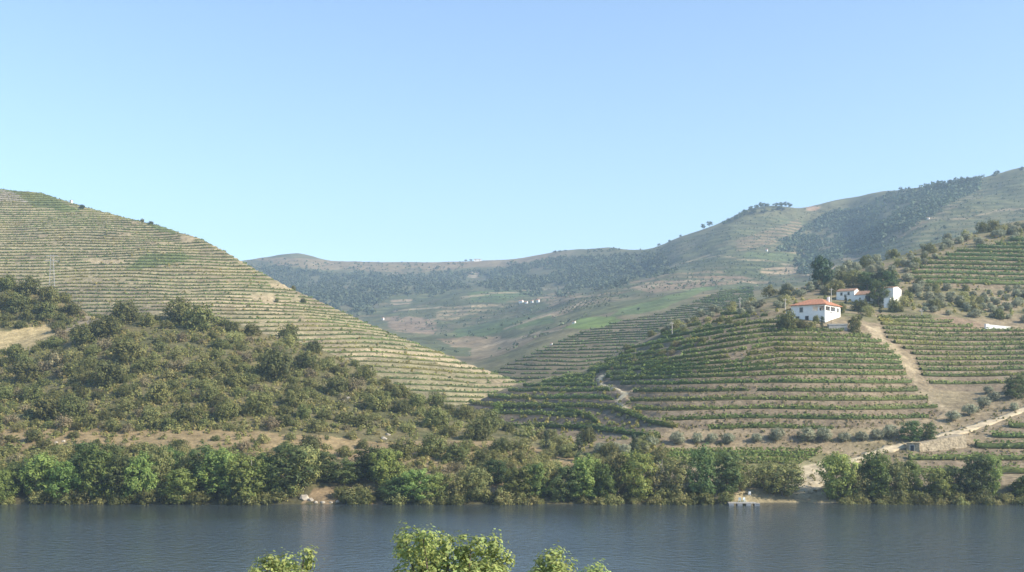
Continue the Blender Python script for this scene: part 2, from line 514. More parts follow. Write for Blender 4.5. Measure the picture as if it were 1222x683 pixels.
U_, V_ = terr.U + 4 * fbm(terr.X / 14, terr.Y / 14, 3, 3), terr.V + 3 * fbm(terr.X / 10, terr.Y / 10, 3, 4)
n_a, n_b = fbm(terr.X / 14, terr.Y / 14, 4, 5), fbm(terr.X / 60, terr.Y / 60, 3, 6)
terr.terrace(np.ones(terr.X.shape), 2.4, 2.2, 11, 0.48)
c = np.ones(terr.X.shape + (3,)) * np.array((0.315, 0.268, 0.155))
c = mixc(c, smooth01(n_a, -0.1, 0.5) * 0.7, (0.225, 0.180, 0.115))
c = mixc(c, smooth01(n_b, 0.0, 0.5) * 0.5, (0.20, 0.19, 0.10))
TBARE = [[(190, 354), (235, 356), (300, 350), (350, 360), (335, 374), (270, 368), (205, 370)],
         [(322, 336), (348, 338), (345, 346), (322, 344)], [(300, 352), (325, 350), (330, 362), (300, 360)],
         [(410, 420), (470, 412), (600, 440), (585, 447), (480, 424), (440, 428), (420, 430)],
         [(100, 310), (150, 311), (150, 315), (100, 314)], [(215, 280), (232, 284), (228, 291), (214, 288)]]
tb = np.zeros(terr.X.shape, bool)
for p in TBARE: tb |= inpoly(U_, V_, p)
c = mixc(c, tb * 0.85, (0.40, 0.325, 0.20))
c = mixc(c, inpoly(U_, V_, [(-80, 218), (5, 224), (45, 243), (20, 240), (-80, 235)]) * 1.0, (0.33, 0.29, 0.24))
TGREEN = [[(0, 218), (30, 226), (60, 234), (100, 252), (85, 253), (40, 245), (20, 232)], [(168, 262), (200, 270), (215, 278), (190, 276)],
          [(170, 305), (215, 300), (235, 308), (200, 316), (150, 322)], [(95, 372), (125, 378), (140, 392), (110, 388)]]
tg = np.zeros(terr.X.shape, bool)
for p in TGREEN: tg |= inpoly(U_, V_, p)
c = mixc(c, tg * 0.8, (0.12, 0.15, 0.05))
terr.mesh(c, M['near_ground'])

# ---- the farm hill on the right
farm = Layer('farm_hill', [
    [(480, 236, None, -6), (1460, 236, None, -6)],
    [(480, 252, None, -0.8), (600, 249, None, -0.6), (850, 248, None, -0.6), (930, 251, None, -0.6), (1000, 250, None, -0.6), (1460, 249, None, -0.6)],
    [(480, 262, None, 2.0), (600, 258, None, 3.2), (850, 256, None, 3.0), (960, 259, None, 2.6), (1100, 258, None, 3.6), (1460, 258, None, 3.8)],
    [(480, 300, 552), (600, 292, 550), (700, 282, 553), (800, 276, 554), (900, 276, 556), (960, 276, 560), (1050, 275, 560), (1100, 274, 560), (1222, 276, 556), (1460, 278, 553)],
    [(480, 350, 532), (600, 328, 524), (700, 303, 527), (800, 290, 528), (900, 289, 531), (1000, 289, 531), (1100, 288, 530), (1160, 291, 522), (1222, 296, 508), (1460, 305, 490)],
    [(480, 372, 520), (600, 345, 512), (700, 318, 515), (800, 298, 513), (900, 295, 515), (1000, 295, 513), (1100, 299, 508), (1160, 307, 495), (1222, 314, 478), (1460, 325, 462)],
    [(480, 405, 506), (600, 378, 493), (700, 350, 478), (760, 335, 470), (850, 322, 460), (950, 318, 456), (1030, 322, 456), (1085, 334, 458), (1130, 338, 456), (1222, 345, 446), (1460, 355, 432)],
    [(480, 440, 496), (560, 418, 486), (620, 405, 470), (700, 392, 453), (760, 380, 430), (830, 372, 402), (900, 364, 390), (960, 361, 388), (1005, 361, 389), (1045, 368, 391), (1100, 380, 388), (1222, 395, 386), (1460, 405, 380)],
    [(480, 455, 494), (560, 432, 481), (620, 425, 463), (700, 412, 446), (760, 402, 420), (830, 398, 392), (900, 400, 374), (960, 415, 364), (1000, 424, 361), (1060, 426, 360), (1100, 435, 350), (1222, 450, 347), (1460, 458, 345)],
    [(480, 465, 493), (560, 440, 480), (620, 436, 459), (700, 430, 441), (760, 424, 412), (830, 428, 384), (900, 440, 364), (960, 455, 349), (1000, 470, 334), (1060, 480, 318), (1120, 490, 303), (1222, 505, 287), (1460, 515, 268)],
    [(480, 470, 494), (560, 446, 480), (620, 442, 458), (700, 440, 440), (760, 440, 410), (830, 452, 381), (900, 470, 361), (960, 500, 343), (1000, 530, 328), (1060, 545, 312), (1120, 560, 294), (1222, 585, 265), (1460, 600, 228)],
    [(480, 520, 510), (620, 500, 490), (760, 510, 450), (900, 550, 400), (1000, 620, 370), (1120, 660, 340), (1460, 720, 280)],
], [3, 8, 20, 26, 18, 64, 90, 44, 60, 26, 8], 480, 1460, 2.2, (0.9, 22.0, 3))
FU, FV = farm.U, farm.V.copy()
U_, V_ = farm.U + 4 * fbm(farm.X / 6, farm.Y / 6, 3, 3), farm.V + 3 * fbm(farm.X / 5, farm.Y / 5, 3, 4)
n_a, n_b = fbm(farm.X / 8, farm.Y / 8, 4, 5), fbm(farm.X / 30, farm.Y / 30, 3, 6)
VY_MAIN = [(752, 488), (812, 511), (900, 516), (985, 514), (1060, 507), (1112, 500), (1125, 491), (1104, 474), (1085, 452), (1076, 430), (1058, 412), (1032, 399), (1008, 396), (960, 391), (932, 382), (905, 380), (860, 400), (800, 430), (768, 452), (750, 470)]
VY_GULLY = [(1046, 377), (1090, 374), (1130, 384), (1170, 392), (1330, 396), (1330, 466), (1205, 466), (1180, 470), (1112, 462), (1098, 446), (1090, 424), (1058, 405)]
VY_UPPER = [(1078, 334), (1100, 318), (1135, 302), (1222, 286), (1460, 262), (1460, 345), (1222, 345), (1112, 343)]
VY_RIVER = [(1084, 545), (1100, 538), (1160, 536), (1185, 520), (1222, 500), (1460, 480), (1460, 566), (1222, 566), (1090, 572)]
VY_STRIP = [(780, 536), (985, 541), (1000, 546), (950, 560), (780, 557)]
VY_NOSE = [(560, 481), (620, 462), (700, 445), (722, 452), (736, 468), (744, 484), (715, 484), (690, 489), (664, 490), (690, 496), (702, 506), (640, 506), (588, 505), (560, 500)]
VY_SHOULDER = [(700, 443), (760, 413), (830, 384), (905, 366), (930, 376), (905, 380), (860, 400), (800, 430), (768, 452), (745, 470), (724, 452)]
tm = np.zeros(farm.X.shape)
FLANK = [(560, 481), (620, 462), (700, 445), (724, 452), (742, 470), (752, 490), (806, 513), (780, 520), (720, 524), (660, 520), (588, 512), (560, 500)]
for p in (VY_MAIN, VY_GULLY, VY_UPPER, VY_RIVER, VY_NOSE, VY_SHOULDER): tm = np.maximum(tm, inpoly(FU, FV, p) * 1.0)
for _ in range(3):                                  # soften the edge of the terraced part
    q = np.pad(tm, 1, mode='edge')
    tm = (q[:-2, 1:-1] + q[2:, 1:-1] + q[1:-1, :-2] + q[1:-1, 2:] + 2 * q[1:-1, 1:-1]) / 6
ZIG = [[(727, 445), (721, 448), (717, 455), (711, 453), (717, 447)], [(741, 466), (751, 469), (741, 478), (733, 478), (742, 471)], [(714, 455), (724, 459), (741, 464), (741, 467), (724, 462), (714, 458)], [(734, 479), (742, 480), (750, 488), (746, 488)]]
ZIGW = [[(732, 442), (722, 452), (744, 462), (756, 468), (746, 484), (728, 482), (738, 472), (708, 460), (708, 450), (718, 443)]]
zg = np.zeros(farm.X.shape, bool)
for p in ZIG: zg |= inpoly(FU, FV, p)
tm = np.where(zg, 0.25 * tm, tm)
x0 = 82.0
lean = -0.14 * np.minimum(0, farm.X - x0) * smooth01(farm.Z, 26, 38) * (farm.Z < 60)
farm.terrace(tm, 2.55, 0.9, 12, 0.46, extra=lean, warp=((-500, 31, 52, 900), (-500, 31, 61, 909)))
c = np.ones(farm.X.shape + (3,)) * np.array((0.270, 0.215, 0.135))
c = mixc(c, smooth01(n_a, -0.1, 0.5) * 0.75, (0.195, 0.150, 0.095))
c = mixc(c, smooth01(n_b, 0.0, 0.5) * 0.4, (0.18, 0.165, 0.08))
bank = (tm > 0.5) & (farm.tf > 0.46)
c = mixc(c, bank * 0.75, (0.205, 0.162, 0.112))
c = mixc(c, ((tm > 0.5) & (farm.tf <= 0.46) & (farm.tf > 0.3)) * 0.5, (0.32, 0.26, 0.165))
grove = (farm.T > 7.15) & ~inpoly(U_, V_, VY_UPPER)
c = mixc(c, grove * smooth01(n_a, -0.5, 0.5) * 0.8, (0.155, 0.155, 0.062))
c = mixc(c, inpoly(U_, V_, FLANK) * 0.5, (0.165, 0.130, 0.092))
c = mixc(c, inpoly(U_, V_, VY_SHOULDER) * smooth01(n_b, -0.3, 0.3) * 0.6, (0.15, 0.125, 0.07))
c = mixc(c, inpoly(U_, V_, [(800, 372), (850, 370), (880, 378), (840, 388), (800, 390)]) * 0.7, (0.30, 0.21, 0.125))
c = mixc(c, inpoly(U_, V_, [(1080, 385), (1140, 378), (1222, 398), (1222, 402), (1130, 396)]) * 0.6, (0.27, 0.185, 0.125))
c = mixc(c, inpoly(U_, V_, [(1034, 388), (1050, 391), (1054, 404), (1076, 419), (1088, 434), (1095, 460), (1122, 478), (1138, 492), (1122, 490), (1092, 468), (1082, 442), (1054, 414), (1040, 402)]) * (0.6 + 0.4 * smooth01(n_a, -0.4, 0.3)), (0.40, 0.325, 0.21))
c = mixc(c, inpoly(U_, V_, [(1108, 462), (1180, 470), (1150, 482), (1222, 478), (1222, 492), (1150, 512), (1080, 528), (1020, 530), (1040, 508), (1120, 494)]) * 0.45, (0.33, 0.265, 0.165))
c = mixc(c, inpoly(U_, V_, [(925, 566), (950, 553), (990, 550), (1000, 556), (985, 580), (960, 596), (930, 590)]) * 0.9, (0.50, 0.42, 0.28))
c = mixc(c, inpoly(U_, V_, [(840, 600), (850, 588), (905, 584), (940, 588), (1000, 590), (1005, 602), (900, 604)]) * (0.45 + 0.45 * smooth01(n_a, -0.3, 0.2)), (0.36, 0.30, 0.18))
c = mixc(c, zg * 0.95, (0.52, 0.45, 0.30))
c = mixc(c, inpoly(U_, V_, VY_STRIP) * 0.6, (0.15, 0.16, 0.06))
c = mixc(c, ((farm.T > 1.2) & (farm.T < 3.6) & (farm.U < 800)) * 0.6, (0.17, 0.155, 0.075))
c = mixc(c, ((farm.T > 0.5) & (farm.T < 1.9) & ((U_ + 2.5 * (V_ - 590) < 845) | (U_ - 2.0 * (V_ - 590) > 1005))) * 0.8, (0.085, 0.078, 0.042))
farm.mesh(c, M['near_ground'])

# ---- the side valley and the ranges behind
vall = Layer('far_valley', [
    [(-900, 700, None, 0), (250, 560, None, 0), (480, 520, None, 0), (700, 500, None, 0), (900, 560, None, 10), (1100, 640, None, 20), (1900, 700, None, 20)],
    [(-900, 900, None, 10), (300, 760, 445), (500, 680, 446), (560, 640, 452), (600, 625, 451), (650, 610, 449), (700, 605, 446), (800, 620, 420), (900, 650, 395), (1000, 720, 370), (1222, 760, 345), (1900, 800, 330)],
    [(-900, 1000, 440), (300, 860, 425), (500, 780, 420), (560, 745, 432), (600, 735, 424), (640, 745, 408), (700, 770, 391), (760, 800, 378), (820, 830, 364), (900, 880, 350), (1000, 930, 338), (1222, 980, 318), (1900, 1000, 280)],
    [(-900, 1300, 420), (300, 1150, 408), (450, 1100, 405), (520, 1050, 408), (580, 980, 412), (620, 960, 400), (660, 960, 388), (700, 980, 376), (760, 1020, 362), (820, 1040, 349), (900, 1060, 341), (1000, 1080, 327), (1100, 1090, 312), (1222, 1100, 296), (1900, 1100, 240)],
    [(-900, 1700, 390), (300, 1500, 376), (450, 1450, 376), (520, 1400, 372), (600, 1350, 368), (660, 1320, 362), (700, 1300, 354), (760, 1280, 344), (820, 1260, 335), (900, 1240, 329), (960, 1250, 322), (1000, 1250, 312), (1060, 1180, 300), (1100, 1150, 294), (1222, 1150, 276), (1900, 1150, 200)],
    [(-900, 1950, 370), (300, 1800, 352), (450, 1780, 354), (520, 1750, 352), (600, 1700, 347), (660, 1640, 344), (700, 1600, 339), (760, 1520, 331), (820, 1450, 316), (880, 1420, 300), (920, 1440, 298), (960, 1480, 300), (1000, 1480, 298), (1060, 1330, 274), (1100, 1270, 264), (1160, 1250, 254), (1222, 1240, 245), (1900, 1240, 160)],
    [(-900, 2200, 345), (300, 2150, 330), (400, 2150, 332), (480, 2150, 333), (560, 2100, 331), (640, 1950, 324), (700, 1850, 318), (760, 1720, 311), (820, 1600, 291), (880, 1580, 272), (920, 1600, 270), (960, 1630, 274), (1000, 1640, 266), (1060, 1560, 248), (1100, 1470, 240), (1160, 1420, 230), (1222, 1400, 218), (1900, 1380, 130)],
    [(-900, 2500, 330), (200, 2500, 322), (295, 2480, 311), (350, 2460, 304), (400, 2440, 312), (480, 2430, 313), (560, 2400, 312), (610, 2340, 310), (660, 2250, 303), (720, 2100, 299), (780, 1880, 297), (815, 1800, 283), (850, 1760, 272), (900, 1730, 251), (925, 1730, 248), (950, 1740, 250), (1000, 1750, 241), (1050, 1720, 232), (1100, 1680, 229), (1150, 1600, 221), (1222, 1540, 203), (1320, 1520, 180), (1900, 1500, 90)],
    [(-900, 2900, 340), (300, 2900, 330), (600, 2750, 325), (760, 2400, 320), (900, 2100, 290), (1100, 2000, 270), (1222, 1900, 250), (1900, 1850, 150)],
], [6, 90, 50, 60, 60, 56, 50, 8], -300, 1600, 3.2, (0.0, 60.0, 4))
rough = smooth01(vall.T, 1.0, 4.0)
vall.Z += rough * ((7.0 + 11.0 * smooth01(vall.T, 2.0, 3.2) * (1 - smooth01(vall.T, 5.6, 6.6))) * fbm(vall.X / 170, vall.Y / 260, 5, 21) + 2.0 * fbm(vall.X / 30, vall.Y / 30, 3, 22)) * (1 - 0.5 * smooth01(vall.T, 6.4, 7.0))
vall.V = V0 - (vall.Z - H) / vall.Y * F
U_, V_ = vall.U + 5 * fbm(vall.X / 40, vall.Y / 40, 3, 3), vall.V + 2.5 * fbm(vall.X / 40, vall.Y / 40, 3, 4)
n_a, n_b = fbm(vall.X / 45, vall.Y / 45, 4, 5), fbm(vall.X / 160, vall.Y / 160, 3, 6)
VY_MID = [(560, 460), (600, 438), (640, 420), (690, 398), (730, 386), (790, 374), (860, 348), (900, 340), (900, 380), (850, 402), (790, 428), (720, 455), (660, 466), (600, 466)]
vm_ = inpoly(vall.U, vall.V, VY_MID) * 1.0
for _ in range(3):
    q = np.pad(vm_, 1, mode='edge')
    vm_ = (q[:-2, 1:-1] + q[2:, 1:-1] + q[1:-1, :-2] + q[1:-1, 2:] + 2 * q[1:-1, 1:-1]) / 6
vall.terrace(vm_, 2.3, 2.0, 13, 0.45)
c = np.ones(vall.X.shape + (3,)) * np.array((0.150, 0.145, 0.075))
c = mixc(c, smooth01(n_a, -0.2, 0.4) * 0.7, (0.105, 0.115, 0.052))
c = mixc(c, smooth01(n_b, 0.0, 0.5) * 0.7, (0.24, 0.19, 0.115))
rs = np.random.default_rng(5)
sx_, sy_ = rs.uniform(-700, 1300, 620), rs.uniform(760, 2300, 620)
PAL = np.array([(0.21, 0.165, 0.10), (0.125, 0.14, 0.06), (0.17, 0.15, 0.085), (0.095, 0.115, 0.05), (0.26, 0.20, 0.13), (0.14, 0.15, 0.07), (0.12, 0.11, 0.065)])
pc = PAL[rs.integers(0, len(PAL), 620)]
Xf = vall.X + 14 * fbm(vall.X / 60, vall.Y / 60, 3, 14); Yf = vall.Y + 14 * fbm(vall.X / 60, vall.Y / 60, 3, 15)
b1 = np.full(vall.X.shape, 1e9); b2 = b1.copy(); bi = np.zeros(vall.X.shape, int)
for q in range(620):
    dd = np.hypot((Xf - sx_[q]) * 0.75, Yf - sy_[q])
    cl = dd < b1
    b2 = np.where(cl, b1, np.minimum(b2, dd)); bi = np.where(cl, q, bi); b1 = np.where(cl, dd, b1)
pz = smooth01(vall.T, 2.0, 2.4) * (1 - smooth01(vall.T, 5.2, 6.4))
c = c * (1 - 0.75 * pz[..., None]) + pc[bi] * 0.75 * pz[..., None]
HEDGE = ((b2 - b1) < 7) & (pz > 0.3)
c = mixc(c, HEDGE * 0.6, (0.075, 0.085, 0.042))
rows = (np.sin(2 * np.pi * (vall.Z + 4 * fbm(vall.X / 120, vall.Y / 120, 3, 9)) / 7.5) > 0.1) & (vall.T > 3.6) & (n_b < 0.5)
def vp(poly, colr, a=0.85):
    # a field of its own crop or soil
    global c
    c = mixc(c, inpoly(U_, V_, poly) * a, colr)
vp([(1060, 300), (1120, 255), (1222, 215), (1400, 170), (1400, 280), (1222, 275), (1100, 302)], (0.115, 0.13, 0.062), 0.6)
vp([(780, 300), (850, 276), (920, 256), (960, 256), (930, 290), (900, 320), (800, 328)], (0.125, 0.13, 0.068), 0.45)
vp(VY_MID, (0.17, 0.14, 0.085), 0.8)
vp([(300, 306), (400, 311), (610, 309), (660, 302), (650, 308), (600, 318), (520, 322), (480, 330), (430, 322), (330, 318)], (0.27, 0.20, 0.12), 0.65)
vp([(465, 357), (495, 357), (490, 364), (470, 365)], (0.38, 0.29, 0.19))
vp([(555, 325), (570, 324), (572, 332), (556, 330)], (0.45, 0.36, 0.26))
vp([(455, 378), (520, 380), (520, 400), (470, 395)], (0.26, 0.19, 0.13))
vp([(520, 372), (560, 362), (600, 366), (560, 376), (530, 385)], (0.29, 0.23, 0.14))
vp([(560, 350), (600, 345), (640, 350), (600, 360), (560, 360)], (0.11, 0.16, 0.06))
vp([(540, 395), (600, 380), (660, 376), (660, 385), (600, 395), (550, 408)], (0.09, 0.13, 0.05))
vp([(520, 405), (570, 400), (600, 402), (590, 415), (540, 415)], (0.28, 0.21, 0.13))
vp([(560, 412), (600, 405), (650, 402), (600, 425), (560, 430)], (0.24, 0.19, 0.115))
vp([(640, 358), (670, 348), (700, 350), (660, 366)], (0.25, 0.19, 0.12))
vp([(672, 392), (692, 381), (730, 378), (744, 384), (720, 391), (700, 394)], (0.150, 0.215, 0.055), 0.9)
vp([(728, 378), (738, 370), (790, 356), (830, 343), (862, 340), (840, 348), (790, 368), (760, 376)], (0.130, 0.185, 0.065), 0.75)
vp([(750, 345), (790, 335), (880, 328), (900, 336), (830, 342), (780, 350)], (0.26, 0.18, 0.12), 0.7)
vp([(900, 322), (960, 316), (1010, 318), (965, 328), (915, 330)], (0.40, 0.30, 0.19), 0.9)
vp([(880, 285), (955, 262), (960, 272), (920, 292), (880, 300)], (0.25, 0.185, 0.115), 0.75)
vp([(960, 246), (980, 248), (976, 253), (962, 252)], (0.42, 0.28, 0.18), 0.9)
vp([(895, 300), (960, 305), (980, 300), (960, 312), (880, 312)], (0.12, 0.155, 0.065), 0.8)
for ln in ([(505, 386), (540, 374), (580, 363), (604, 368)], [(548, 356), (590, 350), (640, 347), (690, 342)], [(600, 392), (640, 380), (668, 372), (720, 352), (780, 338)], [(560, 420), (600, 408), (650, 396), (672, 394)], [(760, 346), (800, 338), (860, 334), (905, 338)], [(1060, 268), (1100, 262), (1140, 262), (1200, 250), (1260, 246)], [(470, 372), (520, 366), (560, 372)], [(800, 318), (850, 306), (900, 310), (950, 318)]):
    lu = np.array([q[0] for q in ln], float); lv = np.array([q[1] for q in ln], float)
    dv = np.abs(V_ - pchip(lu, lv, vall.U.ravel()).reshape(vall.U.shape))
    c = mixc(c, ((vall.U > lu[0]) & (vall.U < lu[-1])) * np.clip(1.5 - dv, 0, 1) * 0.8, (0.36, 0.285, 0.185))     # farm tracks
FOR_A = [(925, 300), (960, 272), (985, 256), (1040, 246), (1080, 232), (1150, 216), (1172, 214), (1168, 228), (1120, 250), (1060, 285), (1020, 300), (975, 322), (962, 318), (960, 302)]
FOR_B = [(545, 346), (570, 330), (620, 316), (660, 308), (740, 304), (780, 305), (800, 312), (790, 325), (730, 340), (660, 349), (600, 344)]
FOR_C = [(285, 325), (330, 318), (400, 328), (450, 330), (520, 328), (560, 326), (548, 345), (500, 352), (470, 352), (440, 368), (410, 380), (380, 360), (330, 350), (290, 340)]
FOR_D = [(478, 322), (500, 318), (510, 325), (490, 330)]
for p in (FOR_A, FOR_B, FOR_C, FOR_D): vp(p, (0.105, 0.108, 0.060), 0.6)
# contour vineyards too far off to tell the rows apart
nf = np.ones(vall.X.shape, bool)
for p in (FOR_A, FOR_B, FOR_C): nf &= ~inpoly(U_, V_, p)
c = mixc(c, (rows & nf & (vall.T < 6.3)) * (0.45 + 0.4 * smooth01(n_a, -0.3, 0.3)), (0.070, 0.088, 0.040))
vall.mesh(c, M['far_ground'])

# ---- near bank below the viewpoint, river bed and river
xs = np.linspace(-420, 420, 90); ys = np.concatenate([np.linspace(-140, -6, 12), np.linspace(-3, 130, 60)])
XX, YY = np.meshgrid(xs, ys)
ZZ = np.interp(YY, [-140, -8, 6, 12, 30, 60, 95, 130], [40, 23.6, 23.4, 20, 10.5, 5.0, -1.0, -6.0]) + 0.6 * fbm(XX / 9, YY / 9, 4, 8) * smooth01(YY, 8, 20)
i = np.arange(len(ys) - 1)[:, None] * len(xs) + np.arange(len(xs) - 1)[None, :]
me = np_mesh('near_bank', np.stack([XX, YY, ZZ], -1).reshape(-1, 3), np.stack([i, i + 1, i + 1 + len(xs), i + len(xs)], -1).reshape(-1, 4),
             M['near_ground'], True, np.ones((XX.size, 3)) * np.array((0.17, 0.15, 0.08)))
tag(add_obj('near_bank', me), kind='structure')


def near_z(x, y): return float(np.interp(y, [-140, -8, 6, 12, 30, 60, 95, 130], [40, 23.6, 23.4, 20, 10.5, 5.0, -1.0, -6.0]))


def sheet(name, x0, x1, y0, y1, z, mat):
    me = bpy.data.meshes.new(name)
    me.from_pydata([(x0, y0, z), (x1, y0, z), (x1, y1, z), (x0, y1, z)], [], [(0, 1, 2, 3)])
    me.materials.append(mat)
    return tag(add_obj(name, me), kind='structure')


sheet('river_bed', -2600, 2600, -150, 3000, -6.5, plain_mat('river_mud', (0.12, 0.10, 0.07)))
sheet('river', -2600, 2600, 70, 430, 0.0, water_mat())


# ------------------------------------------------------------------ foliage
def leaf_quads(cen, nrm, size, asp=0.6, r=rng):
    """pointed leaf shapes (rhombs) round centres, facing roughly nrm"""
    n = len(cen)
    nrm = nrm / (np.linalg.norm(nrm, axis=1, keepdims=True) + 1e-9)
    a = np.cross(nrm, r.normal(size=(n, 3))); a /= (np.linalg.norm(a, axis=1, keepdims=True) + 1e-9)
    b = np.cross(nrm, a)
    s = np.asarray(size).reshape(-1, 1) * np.ones((n, 1))
    v = np.stack([cen - a * s, cen + b * s * asp, cen + a * s, cen - b * s * asp], 1).reshape(-1, 3)
    f = np.arange(4 * n).reshape(-1, 4)
    return v, f


def sphere_pts(n, r=rng):
    p = r.normal(size=(n, 3))
    return p / np.linalg.norm(p, axis=1, keepdims=True)


def crown_arrays(lobes, per_area, leaf, seed, spread=0.22, clump=0.55, up=0.35):
    """lobes: (x,y,z,rx,ry,rz); each lobe is a shell of small leaf clumps, uneven, with gaps"""
    r = np.random.default_rng(seed)
    C, Nn, T = [], [], []
    for (x, y, z, rx, ry, rz) in lobes:
        area = 4 * math.pi * ((rx * ry + rx * rz + ry * rz) / 3)
        ncl = max(6, int(area / (clump * clump * 4.5)))
        d = sphere_pts(ncl, r)
        rad = 0.72 + 0.38 * r.random(ncl)
        cc = d * rad[:, None] * np.array([rx, ry, rz]) + np.array([x, y, z])
        nl = max(4, int(area * per_area / ncl))
        tone = 0.75 + 0.5 * r.random(ncl)
        for k in range(ncl):
            m = max(3, int(nl * (0.6 + 0.8 * r.random())))
            p = r.normal(size=(m, 3)) * clump * 0.55
            C.append(cc[k] + p)
            nn = p / clump * 1.1 + d[k] * 1.0 + r.normal(size=(m, 3)) * 0.38 + np.array([0, 0, up])
            Nn.append(nn)
            T.append(np.full(m, tone[k]) * (0.8 + 0.4 * r.random(m)))
    C = np.concatenate(C); Nn = np.concatenate(Nn); T = np.concatenate(T)
    sz = leaf * (0.7 + 0.6 * r.random(len(C)))
    v, f = leaf_quads(C, Nn, sz, 0.62, r)
    col = np.repeat(T, 4)[:, None] * np.array([1.0, 1.0, 1.0])
    yel = np.repeat(r.random(len(C)), 4)[:, None]
    col = col * (1 + (yel - 0.5) * np.array([0.25, 0.05, 0.0]))
    return v, f, col


def crown_mesh(name, lobes, per_area, leaf, mat, seed, **kw):
    v, f, col = crown_arrays(lobes, per_area, leaf, seed, **kw)
    return np_mesh(name, v, f, mat, False, col)


def trunk_mesh(name, lobes, r0, mat, seed, fork=0.35):
    r = random.Random(seed)
    mb = MB()
    top = max(l[2] for l in lobes)
    fz = top * fork
    mb.tube([(0, 0, -0.6), (0.04, 0, fz * 0.5), (r.uniform(-.1, .1), r.uniform(-.1, .1), fz)], [r0 * 1.25, r0, r0 * 0.85], 7)
    for (x, y, z, rx, ry, rz) in lobes[:9]:
        mid = (x * 0.45 + r.uniform(-.2, .2), y * 0.45, fz + (z - fz) * 0.55)
        mb.tube([(0, 0, fz * 0.9), mid, (x, y, z + rz * 0.2)], [r0 * 0.6, r0 * 0.4, r0 * 0.12], 5)
    return mb.mesh(name, mat)


def rand_lobes(seed, h, w, n, base=0.25, lobe=0.34, flat=1.0):
    """lobes packed into an uneven crown of height h and width w"""
    r = random.Random(seed)
    L_ = []
    for k in range(n):
        f = (k + 0.5) / n
        z = h * (base + (0.93 - base) * f)
        env = (1 - abs(2 * (z / h - base) / (1 - base) - 0.85) ** 2.2 * 0.55) * 0.5 * w
        a = k * 2.4 + r.uniform(-.5, .5)
        rr = w * lobe * r.uniform(0.62, 1.05)
        d = max(0.0, env - rr * 0.7) * r.uniform(0.6, 1.1)
        L_.append((d * math.cos(a), d * math.sin(a), min(z, h - rr * 0.7 * flat), rr, rr * r.uniform(.85, 1.1), rr * flat * r.uniform(.75, 1.0)))
    return L_


KIND = {}


def kind(key, variants, h, w, n, per_area, leaf, mat, bark='bark', r0=0.22, base=0.25, lobe=0.3, flat=0.9, fork=0.35, clump=0.55, has_trunk=True):
    KIND[key] = dict(h=h, w=w, v=[])
    for s in range(variants):
        lb = rand_lobes(hash_key(key) + s * 13, h, w, n, base, lobe, flat)
        cm = crown_mesh(key + '_crown', lb, per_area, leaf, M[mat], hash_key(key) * 3 + s, clump=clump)
        tm_ = trunk_mesh(key + '_trunk', lb, r0, M[bark], s, fork) if has_trunk else None
        KIND[key]['v'].append((tm_, cm))


def hash_key(k): return sum(ord(ch) * (i + 3) for i, ch in enumerate(k)) % 9973


kind('riverbank', 5, 10.0, 8.0, 14, 13.0, 0.24, 'bank_leaf', base=0.14, lobe=0.27, clump=0.6)
kind('darkbank', 3, 11.0, 7.0, 14, 14.0, 0.22, 'dark_leaf', base=0.12, lobe=0.26, clump=0.55)
kind('willow', 3, 8.0, 8.0, 12, 13.0, 0.21, 'pale_leaf', base=0.22, lobe=0.27, clump=0.6)
kind('olive', 5, 4.2, 4.6, 11, 26.0, 0.15, 'olive_leaf', base=0.30, lobe=0.30, r0=0.16, fork=0.3, clump=0.4)
kind('pine', 3, 12.0, 9.0, 15, 14.0, 0.24, 'pine_leaf', base=0.30, lobe=0.24, flat=0.8, fork=0.35, clump=0.6)
kind('cypress', 2, 8.0, 1.8, 9, 22.0, 0.17, 'cypress_leaf', base=0.05, lobe=0.38, flat=1.6, r0=0.12, clump=0.35)
kind('bush', 7, 3.4, 5.2, 11, 17.0, 0.18, 'bush_leaf', base=0.08, lobe=0.28, flat=0.85, has_trunk=False, clump=0.5)
kind('paleshrub', 5, 2.4, 3.6, 9, 18.0, 0.15, 'pale_leaf', base=0.10, lobe=0.28, flat=0.85, has_trunk=False, clump=0.42)
kind('dryshrub', 4, 2.0, 3.2, 8, 18.0, 0.14, 'brown_leaf', base=0.10, lobe=0.28, flat=0.85, has_trunk=False, clump=0.42)
kind('ridgepine', 3, 12.0, 9.0, 7, 1.8, 0.65, 'far_leaf', base=0.5, lobe=0.28, flat=0.7, fork=0.55, clump=1.0)


def plant(key, pos, h, w, name, label, cat, group, sink=0.25):
    K = KIND[key]
    tm_, cm = random.choice(K['v'])
    rz = random.uniform(0, 6.283)
    sx, sz = w / K['w'], h / K['h']
    if tm_ is None:
        o = add_obj(name, cm)
    else:
        o = empty(name)
        t = add_obj('trunk', tm_, o); cr = add_obj('crown', cm, o)
    o.location = (pos[0], pos[1], pos[2] - sink)
    o.rotation_euler = (0, 0, rz)
    o.scale = (sx, sx * random.uniform(0.9, 1.1), sz)
    return tag(o, label, cat, group)


# ------------------------------------------------------------------ vine rows on the terraces
_o = 'first second third fourth fifth sixth seventh eighth ninth tenth eleventh twelfth thirteenth fourteenth fifteenth sixteenth seventeenth eighteenth nineteenth'.split()
_t = {20: 'twent', 30: 'thirt', 40: 'fort', 50: 'fift', 60: 'sixt', 70: 'sevent', 80: 'eight', 90: 'ninet'}
ORD = _o + [w_ for t_ in (20, 30, 40, 50, 60, 70, 80, 90) for w_ in [_t[t_] + 'ieth'] + [_t[t_] + 'y-' + q for q in _o[:9]]]


